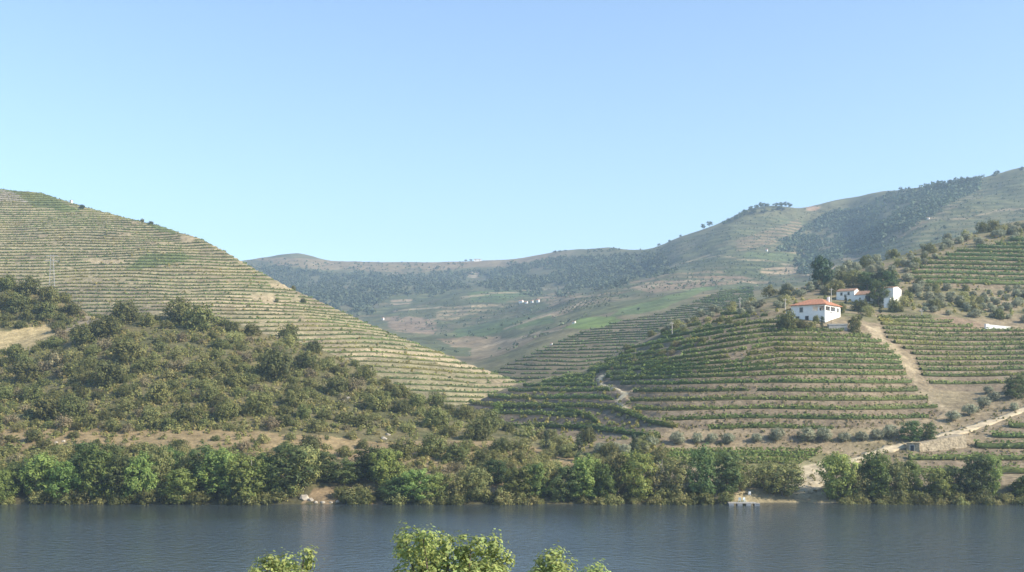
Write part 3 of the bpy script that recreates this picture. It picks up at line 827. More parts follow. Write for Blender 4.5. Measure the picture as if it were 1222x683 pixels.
def hedge(sgm, k, r, h=1.35, w=1.0, ds=0.9, lpm=5.0, leaf=0.34, gap=0.04, minlen=8, seed=0, tone=(1, 1, 1), name='vine_row', avoid=()):
    d = np.concatenate([[0], np.cumsum(np.linalg.norm(np.diff(sgm, axis=0), axis=1))])
    if d[-1] < minlen: return None
    s = np.arange(0, d[-1], ds)
    P = np.stack([np.interp(s, d, sgm[:, q]) for q in range(3)], 1)
    P[:, 2] -= 0.1
    n = len(P)
    tang = np.gradient(P, axis=0); tang[:, 2] = 0
    tang /= (np.linalg.norm(tang, axis=1, keepdims=True) + 1e-9)
    side = np.stack([tang[:, 1], -tang[:, 0], np.zeros(n)], 1)
    lump = vnoise(s / 2.6 + k * 13.1, np.full(n, seed + 0.5)) * 0.7 + vnoise(s / 9.0 + k * 5.1, np.full(n, seed + 9.5)) * 0.5
    hh = h * (0.5 + 0.75 * lump + 0.12 * r.random(n)); ww = w * (0.55 + 0.55 * lump + 0.2 * r.random(n))
    miss = vnoise(s / 7.0 + k * 31.7, np.full(n, k * 1.7 + seed)) < gap * 2.2
    pu_, pv_ = P[:, 0] / P[:, 1] * F + U0, V0 - (P[:, 2] - H) / P[:, 1] * F
    for q in avoid: miss |= inpoly(pu_, pv_, q)
    hh = np.where(miss, 0.12, hh); ww = np.where(miss, 0.12, ww)
    prof = [(-0.32, 0.15), (-0.38, 0.5), (-0.15, 0.74), (0.15, 0.72), (0.38, 0.48), (0.32, 0.15)]
    ring = np.stack([P + side * (a * ww)[:, None] + np.array([0, 0, 1.0]) * (b * hh)[:, None] for a, b in prof], 1)
    m = len(prof)
    v1 = ring.reshape(-1, 3)
    i = np.arange(n - 1)[:, None] * m + np.arange(m - 1)[None, :]
    f1 = np.stack([i, i + m, i + m + 1, i + 1], -1).reshape(-1, 4)
    c1 = np.ones((len(v1), 3)) * 0.62
    nl = int(d[-1] * lpm)
    q = r.integers(0, n, nl)
    q = q[~miss[q]]; nl = len(q)
    if nl > 0:
        ang = r.random(nl) * math.pi
        cen = P[q] + tang[q] * (r.random((nl, 1)) - 0.5) * ds * 1.3 + side[q] * (np.cos(ang) * ww[q] * 0.55)[:, None] + np.array([0, 0, 1.0]) * ((0.35 + np.sin(ang) * 0.68) * hh[q])[:, None]
        nr = side[q] * np.cos(ang)[:, None] + np.array([0, 0, 1.0]) * (np.sin(ang) + 0.2)[:, None] + r.normal(size=(nl, 3)) * 0.55
        v2, f2 = leaf_quads(cen, nr, leaf * (0.7 + 0.6 * r.random(nl)), 0.7, r)
        c2 = np.repeat(0.75 + 0.6 * r.random(nl), 4)[:, None] * np.ones(3)
        v1 = np.concatenate([v1, v2]); f1 = np.concatenate([f1, f2 + len(ring.reshape(-1, 3))]); c1 = np.concatenate([c1, c2])
    dry = smooth01(fbm(v1[:, 0] / 22, v1[:, 1] / 22, 3, seed + 2), 0.0, 0.6)[:, None]
    c1 = c1 * np.array(tone) * (1 + dry * np.array([0.55, 0.15, 0.0]))
    o = add_obj(name, np_mesh(name, v1, f1, M['vine_leaf'], False, c1))
    return o


def vine_rows(lay, poly, dz, label, group, h=1.35, w=1.0, ds=0.9, lpm=5.0, leaf=0.34, gap=0.04, minlen=8, off=0.22, seed=0, tone=(1, 1, 1), name='vine_row', avoid=()):
    r = np.random.default_rng(seed + 50)
    us = lay.u
    V = V0 - (lay.Z - H) / lay.Y * F
    pu = [p[0] for p in poly]; pv = [p[1] for p in poly]
    j0, j1 = np.searchsorted(us, min(pu)), np.searchsorted(us, max(pu))
    zt = lay.zt
    inside = inpoly(lay.U, V, poly)
    if not inside.any(): return 0
    zin = zt[inside]
    k0, k1 = int(np.floor(zin.min() / dz)), int(np.ceil(zin.max() / dz))
    rows_made = 0; made = []
    for k in range(k0, k1 + 1):
        lev = (k + off) * dz
        pts = []
        segs = []
        for j in range(j0, min(j1, len(us) - 1)):
            z = zt[:, j]
            ok = np.nonzero((z[:-1] < lev) & (z[1:] >= lev))[0]
            p = None
            for i in ok:
                if inside[i, j]:
                    wv = (lev - z[i]) / (z[i + 1] - z[i])
                    p = np.array([lay.X[i, j] + wv * (lay.X[i + 1, j] - lay.X[i, j]), lay.Y[i, j] + wv * (lay.Y[i + 1, j] - lay.Y[i, j]), lay.Z[i, j] + wv * (lay.Z[i + 1, j] - lay.Z[i, j])])
                    break
            if p is None or (pts and np.linalg.norm(p - pts[-1]) > 14):
                if len(pts) > 3: segs.append(np.array(pts))
                pts = []
            if p is not None: pts.append(p)
        if len(pts) > 3: segs.append(np.array(pts))
        for sgm in segs:
            o = hedge(sgm, k, r, h, w, ds, lpm, leaf, gap, minlen, seed, tone, name, avoid)
            if o is None: continue
            made.append((k, o))
            rows_made += 1
    levels = sorted({k for k, o in made}, reverse=True)
    for k, o in made:
        nth = ORD[levels.index(k)]
        tag(o, label % nth, 'vine row', group + ', ' + nth + ' terrace')
    return rows_made


n1 = vine_rows(farm, VY_MAIN, 2.55, '%s vine row down the slope from the red-roofed house', 'vine rows below the red-roofed house', h=1.45, w=1.15, lpm=8.0, seed=1, gap=0.03, avoid=ZIGW)
n2 = vine_rows(farm, VY_GULLY, 2.55, '%s vine row down from the long white wall, beside the dirt gully', 'vine rows beside the dirt gully', h=1.35, w=1.5, lpm=8.0, seed=2, gap=0.0)
n3 = vine_rows(farm, VY_UPPER, 2.55, '%s dark vine row down from the top of the hillside vineyard above the olives', 'vine rows above the olive grove', h=1.9, w=2.3, lpm=7.0, seed=3, gap=0.0, tone=(0.75, 0.9, 0.9))
n4 = vine_rows(farm, VY_RIVER, 2.55, '%s vine row down the low terraces beside the stone retaining wall', 'vine rows beneath the retaining wall', h=1.9, w=2.3, lpm=8.0, seed=4, gap=0.0)
n5 = vine_rows(farm, VY_NOSE, 2.55, '%s vine row down the shaded flank beyond the pale zigzag path', 'vine rows left of the zigzag path', h=1.7, w=1.4, lpm=7.0, seed=5, gap=0.03, avoid=ZIGW)
n6 = vine_rows(farm, VY_SHOULDER, 2.55, '%s patchy vine row down the scrubby shoulder above the zigzag path', 'patchy vine rows on the shoulder', h=1.7, w=1.5, lpm=7.0, seed=6, gap=0.14, avoid=ZIGW)
TERR_ALL = [(-260, 190), (0, 212), (100, 236), (200, 260), (300, 306), (400, 356), (500, 398), (640, 450), (640, 490), (480, 500), (300, 420), (0, 400), (-260, 400)]
n7 = vine_rows(terr, TERR_ALL, 2.4, '%s thin vine row down from the skyline of the sunlit terraced hill', 'vine rows on the sunlit terraced hill', h=1.0, w=1.1, ds=1.6, lpm=2.2, leaf=0.5, seed=7, gap=0.05, avoid=TBARE[1:3] + TBARE[4:])
n8 = vine_rows(vall, VY_MID, 2.3, '%s faint vine row down the distant slope by the bright green field', 'vine rows below the bright green field', h=1.3, w=1.3, ds=2.0, lpm=1.5, leaf=0.6, seed=8, gap=0.05, tone=(0.8, 0.9, 0.8))
print('vine rows', n1, n2, n3, n4, n5, n6, n7, n8)
def vine_line(pts, label, **kw):
    pts = np.array(pts, float)
    uu = np.arange(pts[0, 0], pts[-1, 0], 2.0)
    P = np.array([farm.at_uv(u, v) for u, v in zip(uu, pchip(pts[:, 0], pts[:, 1], uu))])
    for _ in range(4): P[1:-1] = (P[:-2] + 2 * P[1:-1] + P[2:]) / 4
    tag(hedge(P, int(pts[0, 1]), np.random.default_rng(int(pts[0, 1])), **kw), label, 'vine row')
vine_line([(590, 487), (690, 487), (722, 488), (748, 494), (778, 506), (812, 512)], 'long vine row sweeping diagonally down past the foot of the zigzag path', h=1.8, w=1.5, lpm=9.0, gap=0.0)
vine_line([(588, 509), (650, 510.5), (705, 513), (750, 519), (792, 525)], 'lowest vine row curving along the foot of the shaded flank', h=1.8, w=1.5, lpm=9.0, gap=0.0)
vine_line([(664, 491), (690, 494), (706, 501), (716, 508)], 'short vine row dropping steeply across the shaded bare bank', h=1.6, w=1.3, lpm=9.0, gap=0.0)
# flat strip of vines by the river: short rows running along it
for k, vv in enumerate((540.5, 544.5, 549, 553.5)):
    r = np.random.default_rng(90 + k)
    pts = np.array([farm.at_uv(u, vv + 0.5 * math.sin(u / 30)) for u in np.arange(785, 985 - k * 8, 4.0)])
    n = len(pts); nl = 700
    q = r.random(nl) * (n - 1); qi = q.astype(int); fr_ = (q - qi)[:, None]
    cen = pts[qi] * (1 - fr_) + pts[np.minimum(qi + 1, n - 1)] * fr_ + r.normal(size=(nl, 3)) * np.array([0.3, 0.35, 0.0])
    cen[:, 2] += 0.15 + 1.2 * r.random(nl)
    v2, f2 = leaf_quads(cen, r.normal(size=(nl, 3)) + np.array([0, -0.3, 0.7]), 0.36, 0.7, r)
    o = add_obj('vine_row', np_mesh('vine_row', v2, f2, M['vine_leaf'], False, np.repeat(0.8 + 0.5 * r.random(nl), 4)[:, None] * np.ones(3)))
    tag(o, '%s leafy vine row down the flat strip between the olive row and riverbank trees' % ORD[k], 'vine row', 'vine rows on the flat riverside strip')


# ------------------------------------------------------------------ paths and tracks
def track(name, lay, pts, width, lift=0.12, mat='dirt'):
    P = []
    pts = np.array(pts, float)
    d = np.concatenate([[0], np.cumsum(np.linalg.norm(np.diff(pts, axis=0), axis=1))])
    for s in np.arange(0, d[-1] + 0.01, 2.0):
        P.append(lay.at_uv(np.interp(s, d, pts[:, 0]), np.interp(s, d, pts[:, 1])))
    P = np.array(P)
    for _ in range(2):
        P[1:-1] = (P[:-2] + 2 * P[1:-1] + P[2:]) / 4
    t = np.gradient(P, axis=0); t[:, 2] = 0; t /= (np.linalg.norm(t, axis=1, keepdims=True) + 1e-9)
    sd = np.stack([-t[:, 1], t[:, 0], t[:, 2] * 0], 1)
    n = len(P)
    wd = width * (0.6 + 0.8 * vnoise(np.arange(n) * 0.35, np.full(n, 2.2)))
    rows_ = []
    for a in (-0.5, -0.2, 0.2, 0.5):
        q = P + sd * (a * wd)[:, None]
        for i in range(n):
            q[i, 2] = max(lay.at_xy(q[i, 0], q[i, 1])[2], P[i, 2] - 0.3) + lift
        rows_.append(q)
    v = np.stack(rows_, 1).reshape(-1, 3)
    v2 = v.copy(); v2[:, 2] -= 0.6
    i = np.arange(n - 1)[:, None] * 4 + np.arange(3)[None, :]
    f = np.stack([i, i + 1, i + 5, i + 4], -1).reshape(-1, 4)
    e = np.arange(n - 1) * 4; N0 = len(v)
    f = np.concatenate([f, np.stack([e, e + 4, e + 4 + N0, e + N0], -1), np.stack([e + 7, e + 3, e + 3 + N0, e + 7 + N0], -1)])
    return tag(add_obj(name, np_mesh(name, np.concatenate([v, v2]), f, M[mat], True)), kind='structure')


track('dirt_track', farm, [(1330, 462), (1260, 478), (1222, 489), (1196, 499), (1150, 514), (1112, 524), (1080, 531), (1050, 539), (1032, 546), (1012, 552), (985, 560)], 2.9)

# ------------------------------------------------------------------ buildings
def solid(name, mat, parent, *boxes):
    mb = MB()
    for b in boxes: mb.box(*b)
    return mb.build(name, M[mat], parent)


def opening(kindname, parent, wall, a, z, w, h, at=0.0, pane='glass'):
    """window or door on a wall: 'front' lies in the plane y=at facing -y, 'right' in the plane x=at facing +x"""
    fr = MB(); pn = MB(); t = 0.12
    def bx(mb, a0, a1, z0, z1, d0, d1):
        if wall == 'front': mb.box(a0, a1, at - d1, at - d0, z0, z1)
        else: mb.box(at + d0, at + d1, a0, a1, z0, z1)
    bx(pn, a - w / 2, a + w / 2, z, z + h, -0.05, 0.02)
    o = pn.build(kindname, M[pane], parent)
    for q in ((a - w / 2 - t, a - w / 2), (a + w / 2, a + w / 2 + t)): bx(fr, q[0], q[1], z, z + h, -0.05, 0.06)
    bx(fr, a - w / 2 - t, a + w / 2 + t, z + h, z + h + t, -0.05, 0.063)
    if kindname == 'window': bx(fr, a - w / 2 - t - 0.05, a + w / 2 + t + 0.05, z - t, z, -0.05, 0.10)
    fr.build('frame', M['frame'], o)
    return o


TH = -38.0
p = px(984.5, 384.7, 366)
g = farm.at_uY(984.5, 366)
h1 = tag(empty('farmhouse', (p[0], p[1], min(p[2], g[2] + 0.3)), math.radians(TH)), 'white two-storey house with red hipped roof and open corner loggia above the vines', 'house')
mb = MB()
mb.box(-12.0, 0, 0, 10, -3.0, 2.9)                       # ground floor
mb.box(-12.0, -4.4, 0.002, 9.998, 2.9, 5.6)              # upper floor
mb.box(-4.4, -0.002, 6.6, 9.996, 2.9, 5.6)
mb.box(-4.4, 0.0, 0.0, 0.22, 2.9, 3.75); mb.box(-0.22, 0.0, 0.22, 6.6, 2.9, 3.75)   # loggia parapets
mb.box(-4.4, 0.001, 0.001, 0.3, 5.15, 5.6); mb.box(-0.3, 0.001, 0.3, 6.6, 5.15, 5.6)  # lintels
mb.build('wall', M['white'], h1)
for (x, y) in ((-0.19, 0.19), (-2.3, 0.19), (-0.19, 3.5)):
    solid('column', 'white', h1, (x - 0.18, x + 0.18, y - 0.18, y + 0.18, 3.7, 5.2))
solid('annex_wall', 'white', h1, (-14.2, -12.0, 0.6, 7, -3.0, 4.3))
mb = MB()
e = [(-12.4, -0.5, 5.62), (0.5, -0.5, 5.62), (0.5, 10.5, 5.62), (-12.4, 10.5, 5.62)]
mb.add(e + [(q[0], q[1], 5.78) for q in e] + [(-8.4, 5, 8.0), (-3.8, 5, 8.0)], [(0, 3, 2, 1), (0, 1, 5, 4), (1, 2, 6, 5), (2, 3, 7, 6), (3, 0, 4, 7), (4, 5, 9, 8), (5, 6, 9), (6, 7, 8, 9), (7, 4, 8)])
rf = mb.build('roof', M['roof'], h1)
solid('chimney', 'white', rf, (-2.6, -1.9, 6.0, 6.7, 6.0, 8.6))
mb = MB(); mb.add([(-14.6, 0.2, 4.3), (-12.0, 0.2, 4.95), (-12.0, 7.3, 4.95), (-14.6, 7.3, 4.3), (-14.6, 0.2, 4.42), (-12.0, 0.2, 5.07), (-12.0, 7.3, 5.07), (-14.6, 7.3, 4.42)], [(0, 3, 2, 1), (4, 5, 6, 7), (0, 1, 5, 4), (1, 2, 6, 5), (2, 3, 7, 6), (3, 0, 4, 7)])
mb.build('annex_roof', M['roof'], h1)
h1.scale = (1.0, 1.35, 1.06)
opening('door', h1, 'front', -9.6, 0.1, 1.2, 2.1, 0.0, 'dark_wood')
opening('door', h1, 'front', -6.3, 0.1, 1.2, 2.1, 0.0, 'dark_wood')
opening('window', h1, 'front', -8.3, 3.5, 1.15, 1.5)
opening('window', h1, 'front', -13.2, 2.0, 0.9, 1.7, 0.6)
opening('window', h1, 'right', 8.3, 3.7, 1.0, 1.3, 0.0)
opening('window', h1, 'right', 5.0, 3.8, 1.2, 1.2, -4.4)
mb = MB(); mb.tube([(2.6, -1.2, -2.5), (2.6, -1.2, 3.0)], [0.07, 0.06], 6); mb.box(2.3, 2.9, -1.35, -1.05, 2.9, 3.15)
tag(mb.build('lamp_post', M['dark_wood']), 'slim dark lamp post standing before the red-roofed house', 'lamp post')
o = SC.objects['lamp_post']; o.location = h1.location; o.rotation_euler = h1.rotation_euler

p = px(1019.4, 361.5, 424)
g = farm.at_uY(1019.4, 424)
h2 = tag(empty('farmhouse', (p[0], p[1], min(p[2], g[2] + 0.4)), math.radians(-36)), 'rambling white farm building with brown roofs half hidden by a dark tree', 'house')
h2.scale = (1.0, 1.2, 1.0)
def gable(mat, parent, name, x0, x1, y0, y1, ze, zr, over=0.35, th=0.14):
    ym = (y0 + y1) / 2; sl = (zr - ze) / (ym - y0)
    x0 -= over; x1 += over; ya, yb = y0 - over, y1 + over; zo = ze - sl * over
    mb = MB()
    mb.add([(x0, ya, zo), (x1, ya, zo), (x1, ym, zr), (x0, ym, zr), (x0, yb, zo), (x1, yb, zo)] + [(x0, ya, zo + th), (x1, ya, zo + th), (x1, ym, zr + th), (x0, ym, zr + th), (x0, yb, zo + th), (x1, yb, zo + th)],
           [(6, 7, 8, 9), (9, 8, 11, 10), (0, 3, 2, 1), (3, 4, 5, 2), (0, 1, 7, 6), (4, 10, 11, 5), (0, 6, 9, 3), (3, 9, 10, 4), (1, 2, 8, 7), (2, 5, 11, 8)])
    return mb.build(name, M[mat], parent)
def gable_wall(mat, parent, name, x0, x1, y0, y1, zb, ze, zr):
    ym = (y0 + y1) / 2
    mb = MB()
    mb.add([(x0, y0, zb), (x1, y0, zb), (x1, y1, zb), (x0, y1, zb), (x0, y0, ze), (x1, y0, ze), (x1, y1, ze), (x0, y1, ze), (x0, ym, zr), (x1, ym, zr)],
           [(0, 3, 2, 1), (0, 1, 5, 4), (2, 3, 7, 6), (1, 2, 6, 9, 5), (3, 0, 4, 8, 7), (4, 5, 9, 8), (7, 8, 9, 6)])
    return mb.build(name, M[mat], parent)
gable_wall('white', h2, 'main_wall', -7.0, 0, 0, 5.4, -3, 4.6, 5.75)
gable('old_roof', h2, 'main_roof', -7.0, 0, 0, 5.4, 4.66, 5.82, 0.18)
gable_wall('white', h2, 'wing_wall', 0.003, 8.597, 0.1, 7.0, -3, 2.9, 4.6)
gable('old_roof', h2, 'wing_roof', 0.4, 8.3, 0.1, 7.0, 2.96, 4.68, 0.2)
gable_wall('white', h2, 'barn_wall', 8.6, 15.0, -0.3, 8.2, -3, 4.9, 5.7)
gable('old_roof', h2, 'barn_roof', 8.8, 14.8, -0.3, 8.2, 4.96, 5.76, 0.1)
opening('window', h2, 'front', -5.0, 3.1, 0.8, 1.1)
opening('window', h2, 'front', -2.2, 3.1, 0.8, 1.1)
opening('door', h2, 'front', -3.3, 0.1, 0.9, 1.6, 0.0, 'dark_wood')
opening('door', h2, 'front', 5.2, 0.1, 1.9, 2.3, 0.1, 'dark_wood')
opening('window', h2, 'front', 2.2, 1.2, 0.5, 0.6, 0.1)
solid('yard_wall', 'white', h2, (12.6, 15.0, -3.4, -2.0, -3, 0.9))

p = farm.at_uv(1000, 394)
tk = tag(empty('water_tank', (p[0], p[1], p[2]), math.radians(-8)), 'low grey concrete water tank with pale rim below the red-roofed house', 'water tank')
solid('wall', 'concrete', tk, (-2.9, 2.9, 0, 3.0, -1.5, 1.75))
solid('rim', 'pale_concrete', tk, (-3.05, 3.05, -0.15, 0.2, 1.75, 2.0), (-3.05, 3.05, 2.8, 3.15, 1.75, 2.0), (-3.05, -2.7, 0.2, 2.8, 1.75, 2.0), (2.7, 3.05, 0.2, 2.8, 1.75, 2.0))

p = farm.at_uv(1191, 393)
ww = tag(empty('white_wall', (p[0], p[1], p[2]), math.radians(10)), 'long low white wall with a taller end pier among vines', 'wall')
mb = MB(); mb.add([(-3.6, 0, -1), (4.9, 0, -1), (4.9, 0.4, -1), (-3.6, 0.4, -1), (-3.6, 0, 1.6), (4.9, 0, 0.9), (4.9, 0.4, 0.9), (-3.6, 0.4, 1.6)], [(0, 3, 2, 1), (4, 5, 6, 7), (0, 1, 5, 4), (1, 2, 6, 5), (2, 3, 7, 6), (3, 0, 4, 7)])
mb.build('wall', M['white'], ww)
solid('pier', 'white', ww, (-4.8, -3.6, -0.15, 0.7, -1.5, 1.85))

# stone retaining wall under the dirt track
P0 = [farm.at_uv(u, v) for u, v in ((1097, 538), (1125, 536), (1153, 533))]
P1 = [farm.at_uv(u, v) for u, v in ((1097, 527.5), (1125, 521.5), (1153, 517))]
vv, ff = [], []
for a, b in zip(P0, P1):
    y0 = a[1] - 0.6
    zt_ = b[2] - 0.2
    vv += [(a[0], y0, a[2] - 1.0), (a[0], y0 + 0.7, zt_), (a[0], b[1] + 0.2, zt_), (a[0], b[1] + 0.2, a[2] - 1.0)]
for i in range(2):
    for k in range(4): ff.append((i * 4 + k, i * 4 + (k + 1) % 4, i * 4 + 4 + (k + 1) % 4, i * 4 + 4 + k))
ff += [(0, 3, 2, 1), (8, 9, 10, 11)]
me = bpy.data.meshes.new('retaining_wall'); me.from_pydata(vv, [], [tuple(reversed(f)) for f in ff]); me.materials.append(M['stone'])
tag(add_obj('retaining_wall', me), 'tan stone retaining wall holding up the dirt track', 'retaining wall')
p = farm.at_uv(1091, 538.5)
sh = tag(empty('wall_end_block', (p[0], p[1], p[2]), math.radians(-24)), 'small stone block standing in for the shaded end of the retaining wall', 'wall end')  # hut-like block with door, added for the retaining wall's end face in shadow
solid('wall', 'stone', sh, (-1.9, 1.3, 0, 2.6, -1.2, 2.0))
solid('roof', 'stone', sh, (-2.05, 1.45, -0.15, 2.7, 2.0, 2.15))
opening('door', sh, 'front', -0.5, -0.1, 0.9, 1.6, 0.0, 'dark_wood')


# far cottages
def cottage(u, v, w, hgt, lay, label, roofm='roof', rz=-0.6, group=None):
    p = lay.at_uv(u, v)
    k = p[1] / F
    W_, H_ = w * k / 1.25, hgt * k
    o = tag(empty('cottage', tuple(p), rz), label, 'house', group)
    gable_wall('white', o, 'wall', -W_ / 2, W_ / 2, -W_ * 0.35, W_ * 0.35, -3, H_ * 0.75, H_ * 1.05)
    gable(roofm, o, 'roof', -W_ / 2, W_ / 2, -W_ * 0.35, W_ * 0.35, H_ * 0.75 + 0.06, H_ * 1.05 + 0.06, 0.2)
    for q in (-0.25, 0.25): opening('window', o, 'front', q * W_, H_ * 0.28, W_ * 0.12, H_ * 0.28, -W_ * 0.35)
    return o
cottage(622, 361.5, 6, 3.0, vall, 'longest white cottage of the far hamlet below the wooded slope')
cottage(628, 362.2, 4, 2.4, vall, 'low white cottage joined to the end of the far hamlet')
cottage(635, 361.5, 3.2, 3.0, vall, 'small white cottage in the middle of the far hamlet')
cottage(642, 361, 4, 3.6, vall, 'white cottage nearest the orchard in the far hamlet')
cottage(685, 386, 4.5, 2.6, vall, 'lone white barn at the corner of the bright green field', 'old_roof')
cottage(457, 382, 3.2, 2.8, vall, 'lone white cottage in the valley beside the sunlit terraced hill')
cottage(915, 300, 3.0, 2.8, vall, 'lone white cottage below the pines on the wooded hill')
cottage(1107, 262, 4.5, 2.4, vall, 'white farm shed beside the woodland on the big hill', 'old_roof')
cottage(654, 315, 2.6, 2.2, vall, 'tiny white hut in the woodland on the far shoulder')
cottage(570, 312, 11, 2.4, vall, 'long low farm building on the bare far skyline', 'old_roof', 0.0)
cottage(658, 412, 3.2, 2.6, vall, 'little white hut on the terraced slope in the side valley', 'old_roof')
cottage(85, 241, 4, 3.0, terr, 'small white hut on the skyline of the terraced hill', 'old_roof')

# ------------------------------------------------------------------ pylon, poles, pontoon, rocks
p = scrub.at_uY(62, 446)
top = px(62, 303, 446)[2]
hh = top - p[2]
mb_leg = []
py = tag(empty('power_pylon', (p[0], p[1], p[2] - 0.3), 0.3), 'slender steel lattice power pylon rising behind the scrub ridge', 'pylon')
def lw(z): return 1.25 - 0.8 * z / hh
for sx in (-1, 1):
    for sy in (-1, 1):
        m = MB(); m.tube([(sx * lw(0), sy * lw(0), 0), (sx * lw(hh), sy * lw(hh), hh)], [0.065, 0.05], 4)
        m.build('leg', M['steel'], py)
m = MB(); z = 0.0; k = 0
while z < hh - 2:
    z2 = min(hh, z + 2.2); a, b = lw(z), lw(z2)
    for (c0, c1) in (((-1, -1), (1, -1)), ((1, -1), (1, 1)), ((1, 1), (-1, 1)), ((-1, 1), (-1, -1))):
        if k % 2: c0, c1 = c1, c0
        m.tube([(c0[0] * a, c0[1] * a, z), (c1[0] * b, c1[1] * b, z2)], [0.03, 0.03], 4)
    z = z2; k += 1
m.build('bracing', M['steel'], py)
for zz, l in ((hh - 0.6, 2.2), (hh - 2.6, 2.6)):
    m = MB(); m.box(-l, l, -0.09, 0.09, zz, zz + 0.2); m.build('crossarm', M['steel'], py)


def pole(u, v, hpx, label):
    p = farm.at_uv(u, v); hgt = hpx * p[1] / F
    o = tag(empty('utility_pole', (p[0], p[1], p[2])), label, 'pole', None)
    m = MB(); m.tube([(0, 0, -1), (0, 0, hgt)], [0.16, 0.11], 8); m.build('post', M['pole'], o)
    m = MB(); m.box(-0.7, 0.7, -0.06, 0.06, hgt - 0.7, hgt - 0.55); m.build('crossarm', M['pole'], o)
    for q in (-0.6, 0.0, 0.6):
        m = MB(); m.tube([(q, 0, hgt - 0.55), (q, 0, hgt - 0.35)], [0.06, 0.05], 6); m.build('insulator', M['plastic'], o)
pole(937, 371, 15, 'pale utility pole left of the red-roofed house')
pole(992, 362, 18, 'pale utility pole behind the red roof')
pole(883, 370, 15, 'pale utility pole among the olive trees on the shoulder')
pole(802, 400, 16, 'utility pole on the scrubby shoulder above the patchy vines')
pole(1100, 379, 10, 'short pole beside the reddish bank above the gully vines')

# floating pontoon
pp = px(887, 598.2, 246.5)
pt = tag(empty('pontoon', (pp[0], pp[1], 0.0), math.radians(-3)), 'small floating pontoon moored at the sandy beach', 'pontoon')
for k in range(10):
    x = -3.4 + k * 0.62
    solid('plank', 'plank', pt, (x, x + 0.57, -1.0, 1.3, 0.52, 0.6))
solid('plank', 'plank', pt, (2.85, 3.5, -1.3, 0.1, 0.42, 0.5))
for x in (-2.8, -0.9, 1.0, 2.9):
    solid('float', 'float', pt, (x - 0.55, x + 0.55, -1.2, 1.1, -0.2, 0.42))
m = MB(); m.box(-3.45, 2.8, -1.06, -1.0, 0.44, 0.62); m.build('edge_board', M['plank'], pt)
for k, x in enumerate((-0.75, 0.35)):
    ch = tag(empty('chair', (pp[0] + x, pp[1] + 0.3, 0.6), math.radians((-15, 20)[k])), ('white plastic chair on the pontoon, away from the beach steps', 'white plastic chair on the pontoon, next to the white board')[k], 'chair')
    solid('seat', 'plastic', ch, (-0.26, 0.26, -0.25, 0.25, 0.42, 0.47))
    solid('backrest', 'plastic', ch, (-0.26, 0.26, 0.22, 0.28, 0.5, 1.05))
    for sx in (-1, 1):
        for sy in (-1, 1): solid('leg', 'plastic', ch, (sx * 0.24 - 0.03, sx * 0.24 + 0.03, sy * 0.23 - 0.03, sy * 0.23 + 0.03, 0.0, 0.42))
        solid('armrest', 'plastic', ch, (sx * 0.27 - 0.03, sx * 0.27 + 0.03, -0.22, 0.24, 0.66, 0.7))
p = farm.at_uv(894.5, 592)
bd = tag(empty('notice_board', tuple(p), 0.2), 'small white board standing on the beach behind the pontoon', 'board')
solid('panel', 'white', bd, (-0.3, 0.3, -0.04, 0.04, 0.3, 1.05))
for x in (-0.22, 0.22): solid('post', 'pole', bd, (x - 0.04, x + 0.04, 0.042, 0.11, -0.4, 0.9))


def rock(lay, u, v, s, label, group, seed):
    r = np.random.default_rng(seed)
    p = lay.at_uv(u, v)
    d = sphere_pts(60, r)
    bmn = bpy.data.meshes.new('boulder')
    import bmesh
    bm = bmesh.new()
    for q in d * (0.75 + 0.35 * r.random((60, 1))) * np.array([s, s * 0.8, s * 0.75]): bm.verts.new(q)
    bmesh.ops.convex_hull(bm, input=bm.verts)
    loose = [v_ for v_ in bm.verts if not v_.link_faces]
    bmesh.ops.delete(bm, geom=loose, context='VERTS')
    bm.to_mesh(bmn); bm.free()
    bmn.materials.append(M['rock'])
    o = add_obj('boulder', bmn); o.location = tuple(p)
    tag(o, label, 'boulder', group)
rock(scrub, 363, 595, 1.25, 'largest pale boulder at the waterline beside a bare bank', None, 1)
for k, (u, v, s) in enumerate(((371, 597, 0.75), (377, 600, 0.55), (385, 600, 0.6), (395, 600, 0.45), (403, 599, 0.5))):
    rock(scrub, u, v, s, 'small pale boulder at the waterline beside the largest one', 'small boulders at the waterline', 10 + k)
for k, (u, v, s) in enumerate(((66, 529, 0.7), (76, 527, 0.5), (408, 478, 1.0), (416, 476, 0.9), (423, 480, 0.7), (497, 483, 0.9), (459, 524, 1.0), (463, 519, 0.8), (100, 512, 0.6), (118, 510, 0.6))):
    rock(scrub, u, v, s, 'pale rock showing between bushes on the scrub hillside', 'rocks on the scrub hillside', 30 + k)

